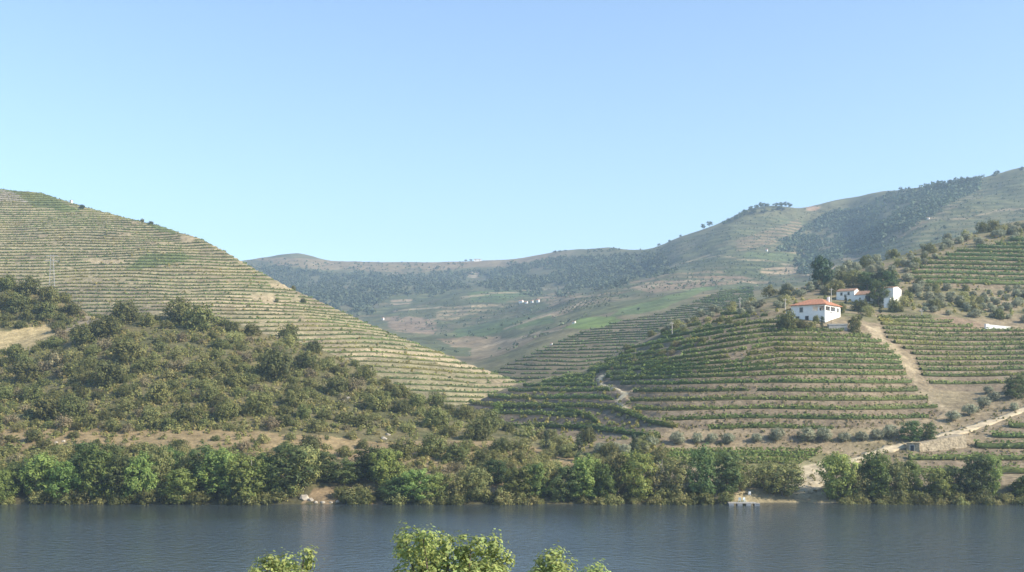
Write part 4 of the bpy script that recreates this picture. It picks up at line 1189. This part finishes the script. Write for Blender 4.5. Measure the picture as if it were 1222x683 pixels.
# ------------------------------------------------------------------ trees by the river
BT = 'trees lining the far riverbank'
LB = {'riverbank': 'mid green leafy tree', 'darkbank': 'dense dark green tree', 'willow': 'pale yellowish green tree'}
ZONES = ((110, 'on the far bank below the dry yellow field'), (235, 'on the far bank between dry field and dead trunk'), (352, 'clustered round the pale dead trunk'), (482, 'around the bare bank with boulders'), (600, 'between the bouldery bank and the cypresses'), (790, 'in front of the cypresses'), (895, 'close to the floating pontoon'), (985, 'at the sandy beach'), (1100, 'in front of the small stone block'), (9999, 'in front of the low terraces by the retaining wall'))
S_ = scrub; R_ = farm
bank_list = [  # layer, u, base v, height px, width px, kind
    (S_, -60, 598, 60, 50, 'riverbank'), (S_, -25, 598, 62, 48, 'riverbank'), (S_, 6, 600, 46, 34, 'riverbank'), (S_, 22, 588, 52, 42, 'darkbank'), (S_, 48, 594, 58, 52, 'riverbank'), (S_, 52, 566, 36, 44, 'willow'),
    (S_, 78, 598, 52, 44, 'riverbank'), (S_, 100, 580, 62, 44, 'darkbank'), (S_, 118, 597, 74, 46, 'riverbank'), (S_, 132, 570, 54, 40, 'darkbank'), (S_, 146, 596, 66, 46, 'darkbank'),
    (S_, 166, 598, 58, 46, 'riverbank'), (S_, 186, 590, 58, 40, 'willow'), (S_, 196, 575, 44, 40, 'riverbank'), (S_, 214, 600, 44, 42, 'riverbank'), (S_, 225, 580, 40, 36, 'willow'), (S_, 246, 585, 62, 42, 'darkbank'),
    (S_, 268, 592, 74, 58, 'riverbank'), (S_, 296, 597, 66, 60, 'riverbank'), (S_, 318, 592, 58, 44, 'riverbank'), (S_, 344, 590, 62, 54, 'darkbank'), (S_, 364, 582, 54, 44, 'willow'), (S_, 384, 575, 46, 42, 'darkbank'),
    (S_, 412, 578, 40, 46, 'darkbank'), (S_, 440, 572, 42, 44, 'darkbank'), (S_, 462, 580, 48, 44, 'riverbank'), (S_, 474, 598, 40, 36, 'darkbank'), (S_, 494, 599, 46, 50, 'riverbank'), (S_, 520, 598, 44, 40, 'riverbank'),
    (S_, 545, 597, 42, 42, 'willow'), (S_, 568, 597, 48, 46, 'willow'), (S_, 592, 578, 36, 36, 'darkbank'), (R_, 616, 597, 40, 40, 'riverbank'), (R_, 640, 597, 44, 36, 'riverbank'), (R_, 655, 590, 40, 34, 'willow'),
    (R_, 676, 598, 46, 44, 'darkbank'), (R_, 698, 597, 56, 44, 'riverbank'), (R_, 722, 598, 42, 36, 'riverbank'), (R_, 738, 590, 44, 40, 'willow'), (R_, 760, 596, 50, 48, 'riverbank'), (R_, 782, 592, 34, 32, 'willow'),
    (R_, 805, 594, 40, 36, 'willow'), (R_, 836, 597, 62, 44, 'darkbank'), (R_, 868, 592, 52, 46, 'darkbank'), (R_, 882, 586, 42, 36, 'willow'), (R_, 912, 586, 34, 36, 'willow'), (R_, 934, 592, 44, 54, 'willow'),
    (R_, 1000, 597, 56, 46, 'riverbank'), (R_, 1022, 593, 52, 40, 'willow'), (R_, 1044, 597, 58, 46, 'riverbank'), (R_, 1068, 596, 56, 44, 'willow'), (R_, 1084, 594, 50, 34, 'riverbank'),
    (R_, 1122, 597, 44, 34, 'riverbank'), (R_, 1140, 594, 46, 34, 'darkbank'), (R_, 1166, 597, 58, 38, 'darkbank'), (R_, 1180, 592, 52, 34, 'riverbank'), (R_, 1226, 596, 34, 36, 'riverbank'), (R_, 1262, 597, 50, 40, 'riverbank'), (R_, 1300, 597, 56, 46, 'darkbank')]
for lay, u, v, hp, wp, kd in bank_list:
    p = lay.at_uv(u, min(v, 599)); k = p[1] / F
    zn = next(z for lim, z in ZONES if u < lim)
    sz_ = 'tall' if hp >= 54 else 'low'
    plant(kd, p, hp * k * (1.07 if 600 < u < 900 else 0.93) * random.uniform(0.8, 1.1), wp * k * random.uniform(0.9, 1.15), 'riverbank_tree', sz_ + ' ' + LB[kd] + ' ' + zn, 'tree', '%s, %s %s %s' % (BT, sz_, kd, zn))
# low growth at the waterline
for k in range(240):
    u = random.uniform(-80, 1320)
    if 352 < u < 405 or 845 < u < 1000 and random.random() < 0.9: continue
    lay = scrub if u < 610 else farm
    p = lay.at_uY(u, random.uniform(247.8, 251.5))
    kd = random.choice(('paleshrub', 'bush', 'paleshrub', 'bush'))
    s = random.uniform(2.2, 4.6)
    plant(kd, p, s * 0.75, s * 1.15, 'waterside_shrub', {'bush': 'dark green waterline shrub ', 'paleshrub': 'pale green waterline shrub '}[kd] + next(z for lim, z in ZONES if u < lim), 'shrub', 'shrubs at the waterline, ' + kd + next(z for lim, z in ZONES if u < lim))
# the pale bare trunk among the trees, left bank
p = scrub.at_uv(300, 598)
m = MB(); m.tube([(0, 0, -0.5), (0.15, -0.1, 4), (-0.1, 0, 9.5)], [0.22, 0.16, 0.06], 6); m.tube([(0.1, 0, 4.5), (1.0, 0, 6.2), (1.4, 0, 8.0)], [0.09, 0.06, 0.03], 5); m.tube([(0.05, 0, 6), (-0.9, 0.1, 7.2)], [0.07, 0.03], 5)
o = tag(m.build('dead_tree', M['pale_bark']), 'bare pale dead trunk standing among leafy riverbank trees', 'tree'); o.location = (p[0] + 0.3, p[1] - 0.8, p[2] - 0.2)
p = farm.at_uv(788, 594)
for q, (du, hh_) in enumerate(((0, 8.5), (7, 7.0), (-6, 6.0))):
    m = MB(); m.tube([(0, 0, -0.5), (0.1 * q, 0, hh_ * .5), (0.3, 0, hh_)], [0.13, 0.1, 0.04], 6)
    for z in (0.45, 0.6, 0.75, 0.85):
        s = random.choice((-1, 1)); m.tube([(0.1, 0, hh_ * z), (s * hh_ * 0.14, random.uniform(-.5, .5), hh_ * (z + 0.12))], [0.05, 0.02], 5)
    o = tag(m.build('bare_tree', M['pale_bark']), 'thin leafless grey tree between riverbank willows', 'tree', 'leafless grey trees on the bank')
    pq = farm.at_uv(788 + du, 592); o.location = (pq[0], pq[1] - 1.0, pq[2])

# ------------------------------------------------------------------ olives, cypresses and trees round the farm
def olive(u, v, wp, label, group, hf=0.85):
    p = farm.at_uv(u, v); k = p[1] / F
    plant('olive', p, wp * k * hf, wp * k, 'olive_tree', label, 'olive tree', group)
for u, v, w in ((716, 541, 16), (734, 540, 14), (746, 545, 17), (768, 541, 15), (778, 534, 16), (808, 530, 17), (832, 529, 15), (850, 529, 14), (869, 530, 16), (903, 528, 14), (928, 526, 18), (963, 527, 19), (983, 526, 18), (1007, 527, 14), (1028, 526, 14), (1047, 525, 16), (1063, 523, 20)):
    olive(u, v, w, 'silvery olive tree in the row above the riverside vine strip', 'olive row above the riverside strip')
for u, v, w in ((1138, 503, 16), (1157, 496, 17), (1174, 487, 17), (1186, 479, 14), (1210, 490, 12), (1180, 470, 12)):
    olive(u, v, w, 'silvery olive tree on the bank just above the dirt track', 'olives above the dirt track')
for u, v, h_, w in ((1086, 527, 26, 30), (1108, 526, 24, 22)):
    p = farm.at_uv(u, v); k = p[1] / F
    plant('darkbank', p, h_ * k, w * k, 'fig_tree', 'rounded bright green tree just above the dirt track', 'tree', 'pair of green trees above the track')
for u, v, h_, w in ((1212, 475, 30, 30), (1236, 470, 30, 32)):
    p = farm.at_uv(u, v); k = p[1] / F
    plant('darkbank', p, h_ * k, w * k, 'oak_tree', 'big dark bushy tree beside the gully vines above the track', 'tree', 'dark trees above the track end')
CY = ((652, 548, 37, 8), (690, 553, 38, 11), (757, 553, 38, 9))
for (u, v, h_, w), lb in zip(CY, ('slim dark cypress behind bank willows, farthest from the olive row', 'broad dark cypress in the middle of three by the bank', 'slim dark cypress beside the silvery olives')):
    p = farm.at_uv(u, v); k = p[1] / F
    plant('cypress', p, h_ * k, w * k, 'cypress_tree', lb, 'cypress', None)
GROVE = [(756, 412), (800, 385), (850, 372), (910, 352), (960, 338), (1000, 320), (1070, 300), (1222, 265), (1330, 240), (1330, 285), (1222, 286), (1130, 302), (1080, 332), (1115, 345), (1330, 346), (1330, 392), (1222, 386), (1180, 384), (1130, 376), (1070, 372), (1010, 362), (935, 368), (900, 374), (840, 384), (790, 404)]
pts = []
tries = 0
while len(pts) < 290 and tries < 20000:
    tries += 1
    u, v = random.uniform(750, 1330), random.uniform(240, 405)
    if not inpoly(np.array([u]), np.array([v]), GROVE)[0]: continue
    if 998 < u < 1076 and 338 < v < 372 or 940 < u < 1012 and 355 < v < 395: continue
    if any(abs(u - a) < 5.5 and abs(v - b) < 3.0 for a, b in pts): continue
    pts.append((u, v))
def gz_(u, v):
    if u < 900: return 'on the shoulder round the utility poles'
    if u < 1000: return 'on the slope behind the red-roofed house'
    if u < 1080: return 'behind the rambling farm building'
    if v < 330: return 'on the crest above the dark hillside vineyard'
    return 'between the dark hillside vineyard and the long white wall'
for u, v in pts:
    r_ = random.random()
    p = farm.at_uv(u, v); k = p[1] / F
    if r_ < 0.72:
        w = random.uniform(7, 12.5)
        plant('olive', p, w * k * 0.85, w * k, 'olive_tree', 'small olive tree ' + gz_(u, v), 'olive tree', 'olives ' + gz_(u, v))
    elif r_ < 0.86:
        w = random.uniform(9, 18)
        plant('paleshrub', p, w * k * 0.75, w * k, 'shrub', 'yellowish green shrub among olives ' + gz_(u, v), 'shrub', 'pale shrubs ' + gz_(u, v))
    else:
        w = random.uniform(8, 17)
        plant('bush', p, w * k * 0.8, w * k, 'shrub', 'dark green shrub among olives ' + gz_(u, v), 'shrub', 'dark shrubs ' + gz_(u, v))
SPEC = [  # kind, u, v, h px, w px, name, label
    ('pine', 981, 346, 40, 31, 'pine_tree', 'tall broad dark pine on the slope behind the red-roofed house'),
    ('darkbank', 1048, 365, 33, 27, 'oak_tree', 'tall dark tree hiding the middle of the farm building'),
    ('darkbank', 1062, 352, 30, 26, 'oak_tree', 'dark tree rising behind the farm building\'s barn'),
    ('pine', 1050, 348, 26, 24, 'pine_tree', 'dark pine behind the farm building\'s brown roof'),
    ('cypress', 1050.5, 374, 13, 4.5, 'cypress_tree', 'short dark cypress at the foot of the farm building'),
    ('cypress', 1027, 382, 16, 5.5, 'cypress_tree', 'dark cypress between the two white houses'),
    ('cypress', 981, 392, 16, 6, 'cypress_tree', 'dark cypress at the corner of the red-roofed house'),
    ('cypress', 1009, 362, 12, 3.5, 'cypress_tree', 'thin cypress against the farm building\'s wall'),
    ('bush', 1066, 372, 16, 15, 'shrub', 'grey green bush before the bright barn wall'),
    ('bush', 1020, 397, 20, 16, 'shrub', 'large bush right of the concrete tank'),
    ('bush', 1028, 372, 14, 22, 'shrub', 'bush below the farm building\'s doorway'),
    ('paleshrub', 1036, 378, 14, 14, 'shrub', 'light green bush below the tree by the farm building'),
    ('bush', 1004, 374, 12, 12, 'shrub', 'small bush touching the end of the red-roofed house'),
    ('bush', 940, 394, 22, 26, 'shrub', 'large dark bush at the shaded end of the red-roofed house'),
    ('bush', 955, 391, 9, 16, 'shrub', 'low dark bush under the shaded front of the house'),
    ('paleshrub', 968, 392, 9, 14, 'shrub', 'ochre green bush under the house front doors'),
    ('bush', 974, 386, 10, 9, 'shrub', 'small bush against the house corner'),
    ('darkbank', 1035, 345, 22, 26, 'oak_tree', 'rounded tree behind the farm building\'s wing'),
    ('willow', 1018, 343, 20, 26, 'oak_tree', 'pale green tree behind the two-storey end of the farm building'),
    ('willow', 998, 352, 18, 20, 'oak_tree', 'pale green tree between the two white houses'),
    ('riverbank', 593, 494, 15, 14, 'oak_tree', 'lone round dark tree at the toe of the shaded vines'),
]
for kd, u, v, h_, w, nm, lb in SPEC:
    p = farm.at_uv(u, v); k = p[1] / F
    plant(kd, p, h_ * k, w * k, nm, lb, {'pine_tree': 'pine', 'cypress_tree': 'cypress', 'oak_tree': 'tree', 'shrub': 'shrub'}[nm], None)
# scrub on the shoulder, on the lower flat and along the bank path
n_ = 0
while n_ < 70:
    u, v = random.uniform(590, 930), random.uniform(380, 565)
    sh_ = inpoly(np.array([u]), np.array([v]), VY_SHOULDER)[0]
    fl_ = inpoly(np.array([u]), np.array([v]), [(585, 520), (800, 530), (800, 560), (585, 570)])[0]
    if not (sh_ or fl_): continue
    if sh_ and random.random() < 0.2: continue
    n_ += 1
    p = farm.at_uv(u, v); k = p[1] / F
    if sh_:
        w = random.uniform(6, 12); kd = random.choice(('bush', 'dryshrub', 'paleshrub'))
        plant(kd, p, w * k * 0.6, w * k, 'shrub', {'bush': 'dark shrub', 'dryshrub': 'dry brown shrub', 'paleshrub': 'pale green shrub'}[kd] + ' among the patchy vines on the shoulder', 'shrub', kd + ' on the vine shoulder')
    else:
        w = random.uniform(15, 27); kd = random.choice(('bush', 'willow', 'paleshrub', 'willow', 'paleshrub'))
        plant(kd, p, w * k * 0.7, w * k, 'shrub', {'bush': 'dark shrub', 'willow': 'tall pale shrub', 'paleshrub': 'low pale green shrub'}[kd] + ' filling the flat between river trees and shaded vines', 'shrub', kd + ' on the river flat')

# ------------------------------------------------------------------ bushes on the scrub hill
top_line = scrub.tops()
def scrub_ok(u, v):
    if v > 596 or v < np.interp(u, scrub.u, top_line) + 1.5: return False
    if -100 < u < 70 and 392 < v < 424 - (0.25 * u if u > 0 else 0): return False
    if v > 515 and v < 534 and random.random() < 0.8: return False
    if 395 < u < 470 and 526 < v < 560 and random.random() < 0.9: return False
    if 365 < u < 460 and v > 575: return False
    return True
BG = {'bush': 'dark evergreen bush', 'paleshrub': 'pale green shrub', 'dryshrub': 'dry brownish shrub'}
pts = []
big = [(150, 385, 34), (215, 384, 40), (240, 392, 36), (300, 400, 24), (345, 400, 26), (375, 420, 22), (60, 500, 44), (85, 498, 36), (190, 480, 36), (250, 480, 30), (280, 462, 26), (150, 432, 40), (435, 452, 26), (478, 474, 26), (520, 486, 24), (330, 452, 40), (365, 440, 34), (30, 455, 34), (40, 478, 30), (130, 460, 40), (20, 430, 34), (100, 410, 40), (130, 400, 36), (400, 470, 30), (450, 490, 34), (520, 510, 32), (555, 500, 30), (570, 525, 34), (585, 515, 28), (350, 485, 34), (310, 495, 34), (270, 500, 34), (220, 505, 30), (10, 345, 24), (35, 352, 30), (60, 362, 26), (85, 376, 22), (25, 372, 30), (55, 380, 28), (-30, 350, 34), (-60, 370, 30), (5, 365, 24), (75, 388, 20), (480, 548, 36), (515, 545, 34), (545, 550, 34), (440, 565, 34), (575, 555, 30), (600, 540, 28)]
def sz_zone(u, v, w):
    if u < 120 and v < 396: z = 'on the knoll behind the dry yellow field'
    elif u < 150 and v < 450: z = 'just below the dry yellow field'
    elif v < np.interp(u, scrub.u, top_line) + 30: z = 'along the crest of the scrub hill'
    elif v > 532: z = 'below the tan path of the scrub hill'
    elif v > 490: z = 'just above the tan path of the scrub hill'
    elif u > 380: z = 'on the rocky end of the scrub hill'
    else: z = 'midway up the scrub hill'
    return ('big ' if w > 26 else 'mid-sized ' if w > 17 else 'small '), z
for u, v, w in big:
    p = scrub.at_uv(u, v); k = p[1] / F
    w *= random.uniform(0.9, 1.15)
    plant('bush', p, w * k * random.uniform(0.55, 0.75), w * k, 'bush', ' '.join((sz_zone(u, v, w)[0].strip(), BG['bush'], sz_zone(u, v, w)[1])), 'bush', 'bush, ' + ''.join(sz_zone(u, v, w)))
    pts.append((u, v, w))
cnt = {'bush': 0, 'paleshrub': 0, 'dryshrub': 0}
tries = 0
while sum(cnt.values()) < 470 and tries < 30000:
    tries += 1
    u, v = random.uniform(-120, 640), random.uniform(330, 580)
    if not scrub_ok(u, v): continue
    w = random.uniform(9, 24) * (1.1 if v > 430 else 0.9)
    if any((u - a) ** 2 + ((v - b) * 1.6) ** 2 < ((w + q) * 0.33) ** 2 for a, b, q in pts): continue
    pts.append((u, v, w))
    kd = random.choices(('bush', 'paleshrub', 'dryshrub'), (0.48, 0.32, 0.20))[0]
    cnt[kd] += 1
    p = scrub.at_uv(u, v); k = p[1] / F
    plant(kd, p, w * k * random.uniform(0.5, 0.72), w * k, {'bush': 'bush', 'paleshrub': 'shrub', 'dryshrub': 'dry_shrub'}[kd], ' '.join((sz_zone(u, v, w)[0].strip(), BG[kd], sz_zone(u, v, w)[1])), {'bush': 'bush', 'paleshrub': 'shrub', 'dryshrub': 'dry shrub'}[kd], kd + ', ' + ''.join(sz_zone(u, v, w)))
print('scrub', cnt)


# ------------------------------------------------------------------ uncountable growth, one object for each mass
def mass(name, pos, size, per, leaf, mat, tones, seed, label=None, hf=0.8, cat=None):
    """many small tufts of leaves joined; pos (n,3), size (n,)"""
    r = np.random.default_rng(seed)
    n = len(pos)
    pos = np.repeat(pos, per, 0); sz = np.repeat(size, per)
    d = sphere_pts(n * per, r); d[:, 2] = np.abs(d[:, 2])
    cen = pos + d * (sz * (0.55 + 0.45 * r.random(n * per)) * 0.5)[:, None] * np.array([1, 1, hf * 2])
    v, f = leaf_quads(cen, d + r.normal(size=d.shape) * 0.4, leaf * sz * (0.7 + 0.6 * r.random(n * per)), 0.75, r)
    tn = np.repeat(tones, per, 0) * (0.8 + 0.4 * r.random((n * per, 1)))
    o = add_obj(name, np_mesh(name, v, f, M[mat], False, np.repeat(tn, 4, 0)))
    return tag(o, label, cat, kind='stuff')


def scatter(lay, poly, n, r, ok=None):
    pu = [p[0] for p in poly]; pv = [p[1] for p in poly]
    out = []
    while len(out) < n:
        u = r.uniform(min(pu), max(pu), 4 * n); v = r.uniform(min(pv), max(pv), 4 * n)
        m = inpoly(u, v, poly)
        for a, b in zip(u[m], v[m]):
            if ok is None or ok(a, b): out.append(lay.at_uv(a, b))
            if len(out) >= n: break
    return np.array(out)


r = np.random.default_rng(77)
P = scatter(scrub, [(-150, 330), (110, 372), (250, 374), (400, 425), (640, 520), (640, 560), (-150, 585)], 6500, r, lambda a, b: scrub_ok(a, b))
tn = np.where(r.random((len(P), 1)) < 0.45, np.array([[1.0, 0.98, 0.9]]), np.where(r.random((len(P), 1)) < 0.5, np.array([[1.15, 0.98, 1.0]]), np.array([[0.75, 0.8, 0.7]])))
mass('undergrowth', P, 0.8 + 1.3 * r.random(len(P)), 28, 0.17, 'pale_leaf', tn * 0.92, 1, 'low scrubby undergrowth covering the hillside between the bushes', cat='undergrowth')
P = scatter(farm, [(1070, 300), (1330, 245), (1330, 385), (1100, 372), (1000, 362), (900, 372), (700, 445), (600, 470), (600, 560), (800, 560), (800, 530), (720, 450), (860, 395), (940, 380), (940, 345)], 1500, r)
mass('undergrowth', P, 0.6 + 1.0 * r.random(len(P)), 22, 0.24, 'pale_leaf', np.where(r.random((len(P), 1)) < 0.5, np.array([[0.9, 0.95, 0.8]]), np.array([[1.2, 1.05, 0.8]])), 2, 'low weeds and scrub between the olives on the farm hill', cat='undergrowth')
P = scatter(farm, [(800, 500), (1140, 490), (1222, 476), (1222, 560), (1000, 590), (800, 595)], 900, r)
mass('dry_grass', P, 0.4 + 0.7 * r.random(len(P)), 14, 0.22, 'brown_leaf', np.where(r.random((len(P), 1)) < 0.5, np.array([[1.5, 1.5, 1.3]]), np.array([[0.9, 1.05, 0.6]])), 3, 'dry grass tufts on the banks by the dirt track', cat='grass')
P = scatter(farm, VY_MAIN, 1400, r)
mass('dry_grass', P, 0.35 + 0.6 * r.random(len(P)), 10, 0.26, 'brown_leaf', np.where(r.random((len(P), 1)) < 0.6, np.array([[1.1, 1.1, 1.0]]), np.array([[0.7, 0.8, 0.5]])), 33, 'dry weeds on the terrace banks below the red-roofed house', cat='grass')
P = scatter(terr, [(0, 230), (100, 254), (200, 279), (300, 325), (400, 374), (600, 450), (560, 475), (480, 470), (300, 400), (0, 380)], 380, r)
mass('undergrowth', P, 0.8 + 1.3 * r.random(len(P)), 12, 0.26, 'pale_leaf', np.where(r.random((len(P), 1)) < 0.5, np.array([[0.8, 0.85, 0.7]]), np.array([[1.3, 1.1, 0.9]])), 4, 'scattered weeds on the banks of the sunlit terraced hill', cat='undergrowth')
for nm, poly, n, s0, lab in (('woodland', FOR_A, 2300, 5.2, 'dark pine wood filling the shaded hollow of the big hill'), ('woodland', FOR_B, 2200, 5.4, 'bluish wood on the shoulder of the far hill'), ('woodland', FOR_C, 2200, 6.0, 'hazy wood on the slope of the farthest range')):
    cu, cv = sum(q[0] for q in poly) / len(poly), sum(q[1] for q in poly) / len(poly)
    P1 = scatter(vall, poly, n, r, lambda a, b: fbm(a / 22, b / 9, 3, n) > -0.28)
    wide = [(cu + (q[0] - cu) * 1.16, cv + (q[1] - cv) * 1.3) for q in poly]
    P = np.concatenate([P1, scatter(vall, wide, n // 3, r, lambda a, b: fbm(a / 22, b / 9, 3, n + 1) > 0.05)])
    mass(nm, P, s0 * (0.7 + 0.7 * r.random(len(P))), 14, 0.24, 'far_leaf', np.ones((len(P), 3)) * (0.7 + 0.6 * r.random((len(P), 1))), n, lab, 0.85, cat='woodland')
P = scatter(vall, [(600, 345), (780, 300), (850, 275), (900, 254), (1000, 245), (1222, 208), (1330, 190), (1330, 300), (1000, 330), (760, 350), (640, 375), (520, 400), (460, 380), (520, 360)], 4500, r)
mass('hillside_scrub', P, 1.0 + 2.4 * r.random(len(P)) ** 2, 8, 0.3, 'far_leaf', np.ones((len(P), 3)) * (1.0 + 0.8 * r.random((len(P), 1))), 6, 'scattered scrub on the slopes of the big hill', cat='scrub')
P = scatter(vall, [(300, 308), (400, 314), (560, 314), (560, 330), (400, 330), (300, 322)], 350, r)
mass('hillside_scrub', P, 2.5 + 4.0 * r.random(len(P)) ** 2, 9, 0.3, 'far_leaf', np.ones((len(P), 3)) * (0.8 + 0.6 * r.random((len(P), 1))), 7, 'scattered scrub below the bare far skyline', cat='scrub')
g_ = [vall.at_uv(668 + 6.0 * a + 2.4 * b + random.uniform(-.8, .8), 375 - 2.6 * b - 1.1 * a + random.uniform(-.4, .4)) for a in range(10) for b in range(7)]
mass('orchard', np.array(g_), np.full(len(g_), 3.0), 14, 0.25, 'far_leaf', np.ones((len(g_), 3)) * 1.3, 8, 'distant orchard of dotted trees beside the bright green field', cat='orchard')

hi, hj = np.nonzero(HEDGE[:, ::1])
q = r.integers(0, len(hi), 1500)
P = np.stack([vall.X[hi[q], hj[q]], vall.Y[hi[q], hj[q]], vall.Z[hi[q], hj[q]]], 1)
mass('hedgerow', P, 1.5 + 3.5 * r.random(len(P)) ** 2, 9, 0.3, 'far_leaf', np.ones((len(P), 3)) * (0.8 + 0.7 * r.random((len(P), 1))), 9, 'dark hedges between the far valley fields', cat='hedgerow')
# ridge trees that can be told apart
RT = [(839, 274, 8, 6), (847, 272, 8, 8), (870, 266, 6, 5), (879, 263, 7, 6), (884, 261, 8, 6), (889, 258, 8, 7), (896, 254, 8, 7), (903, 251, 7, 6), (908, 250, 9, 7), (914, 249, 7, 8), (926, 248, 6, 7), (932, 248, 7, 7), (938, 248, 7, 8), (943, 249, 6, 5), (786, 294, 4, 4), (799, 290, 4, 3.5), (812, 284, 4, 3.5), (662, 303, 4, 5), (668, 302, 3.5, 4), (675, 301, 3, 4), (715, 300, 4, 4), (556, 311, 3, 4), (562, 311, 3, 4), (1088, 231, 6, 6), (1098, 230, 7, 6), (1110, 229, 8, 6), (1118, 226, 8, 7), (1126, 225, 9, 7), (1134, 223, 9, 7), (1141, 222, 10, 7), (1148, 220, 9, 7), (1156, 220, 9, 8), (1164, 218, 8, 7), (1186, 212, 5, 5), (1219, 206, 7, 6), (1064, 233, 4, 5), (1075, 231, 5, 5)]
for _k in range(16):
    u = random.uniform(862, 948); RT.append((u, float(np.interp(u, [862, 900, 948], [269, 253, 249])) + random.uniform(0, 3), random.uniform(4, 6.5), random.uniform(4, 6.5)))
for u, v, h_, w in RT:
    tl = vall.V[:, int((u - vall.u[0]) / 3.2)].min()
    p = vall.at_uv(u, max(v, tl + 0.4)); k = p[1] / F
    plant('ridgepine', p, h_ * k, w * k, 'ridge_tree', 'small dark tree standing on the hazy skyline of the far hills', 'tree', 'trees along the far skyline', sink=0.5)
p = terr.at_uv(98, 250); k = p[1] / F
plant('pine', p, 6 * k, 7 * k, 'ridge_tree', 'lone round tree on the skyline of the terraced hill', 'tree', None)
for u, v, h_, w in ((170, 265, 4, 5), (180, 268, 4, 6), (205, 362, 5, 6), (362, 362, 6, 8), (350, 340, 5, 6), (330, 361, 5, 6)):
    p = terr.at_uv(u, v); k = p[1] / F
    plant('bush', p, h_ * k, w * k, 'bush', 'isolated bush among the vine rows of the sunlit terraced hill', 'bush', 'bushes on the terraced hill')

# ------------------------------------------------------------------ tree tops in front of the viewpoint
def front_tree(lobes_px, Y, label, seed):
    """lobes in photo pixels: (u, v, r) at depth Y + dy"""
    uc = sum(l[0] for l in lobes_px) / len(lobes_px)
    bx_, by_ = (uc - U0) / F * Y, Y
    gz = near_z(bx_, by_)
    o = tag(empty('poplar_tree', (bx_, by_, gz)), label, 'tree', None)
    L_ = []
    r = random.Random(seed)
    for (u, v, rp) in lobes_px:
        dy = r.uniform(-0.8, 0.8)
        q = px(u, v, Y + dy); rr = rp * Y / F
        L_.append((q[0] - bx_, q[1] - by_, q[2] - gz, rr, rr * 1.1, rr * r.uniform(.95, 1.15)))
    top = max(l[2] for l in L_)
    low = [(r.uniform(-1.4, 1.4), r.uniform(-1.2, 1.2), top * f_, 1.5, 1.5, 1.3) for f_ in (0.82, 0.72, 0.62, 0.52, 0.45)]
    cm = crown_mesh('crown', L_, 170.0, 0.066, M['front_leaf'], seed, clump=0.22, up=0.5)
    v2, f2, c2 = crown_arrays(low, 30.0, 0.10, seed + 1, clump=0.35)
    add_obj('crown', cm, o)
    add_obj('lower_crown', np_mesh('lower_crown', v2, f2, M['front_leaf'], False, c2), o)
    add_obj('trunk', trunk_mesh('trunk', L_ + low, 0.16, M['bark'], seed, 0.35), o)
front_tree([(318, 680, 14), (340, 676, 17), (362, 670, 12), (332, 700, 26), (352, 705, 26)], 36, 'bright green tree top showing its smallest leafy tip beside the wide double crown', 1)
front_tree([(485, 650, 16), (505, 647, 15), (520, 662, 22), (490, 676, 26), (532, 652, 12), (520, 700, 34), (562, 655, 15), (583, 653, 13), (560, 680, 26), (592, 672, 18), (580, 705, 34), (548, 662, 10), (600, 690, 14)], 38, 'wide bright green double-crowned tree top in front of the river', 2)
front_tree([(645, 684, 14), (658, 672, 15), (672, 682, 13), (655, 702, 26), (676, 700, 14)], 37, 'single rounded bright green tree top in front of the river', 3)
front_tree([(712, 682, 8), (720, 686, 8), (704, 690, 10), (714, 704, 18)], 36, 'merest tip of a bright green tree top in front of the river', 4)

# ------------------------------------------------------------------ haze
m, nt, out = new_mat('summer_haze')
vol = nt.nodes.new('ShaderNodeVolumePrincipled')
vol.inputs['Color'].default_value = (0.58, 0.79, 1.0, 1)
vol.inputs['Density'].default_value = 0.00022
vol.inputs['Anisotropy'].default_value = 0.15
nt.links.new(vol.outputs[0], out.inputs['Volume'])
hz = MB(); hz.box(-2900, 2900, -160, 3100, -7.6, 470)
o = hz.build('haze', m)
tag(o, 'thin pale summer haze filling the valley', 'haze', kind='stuff')
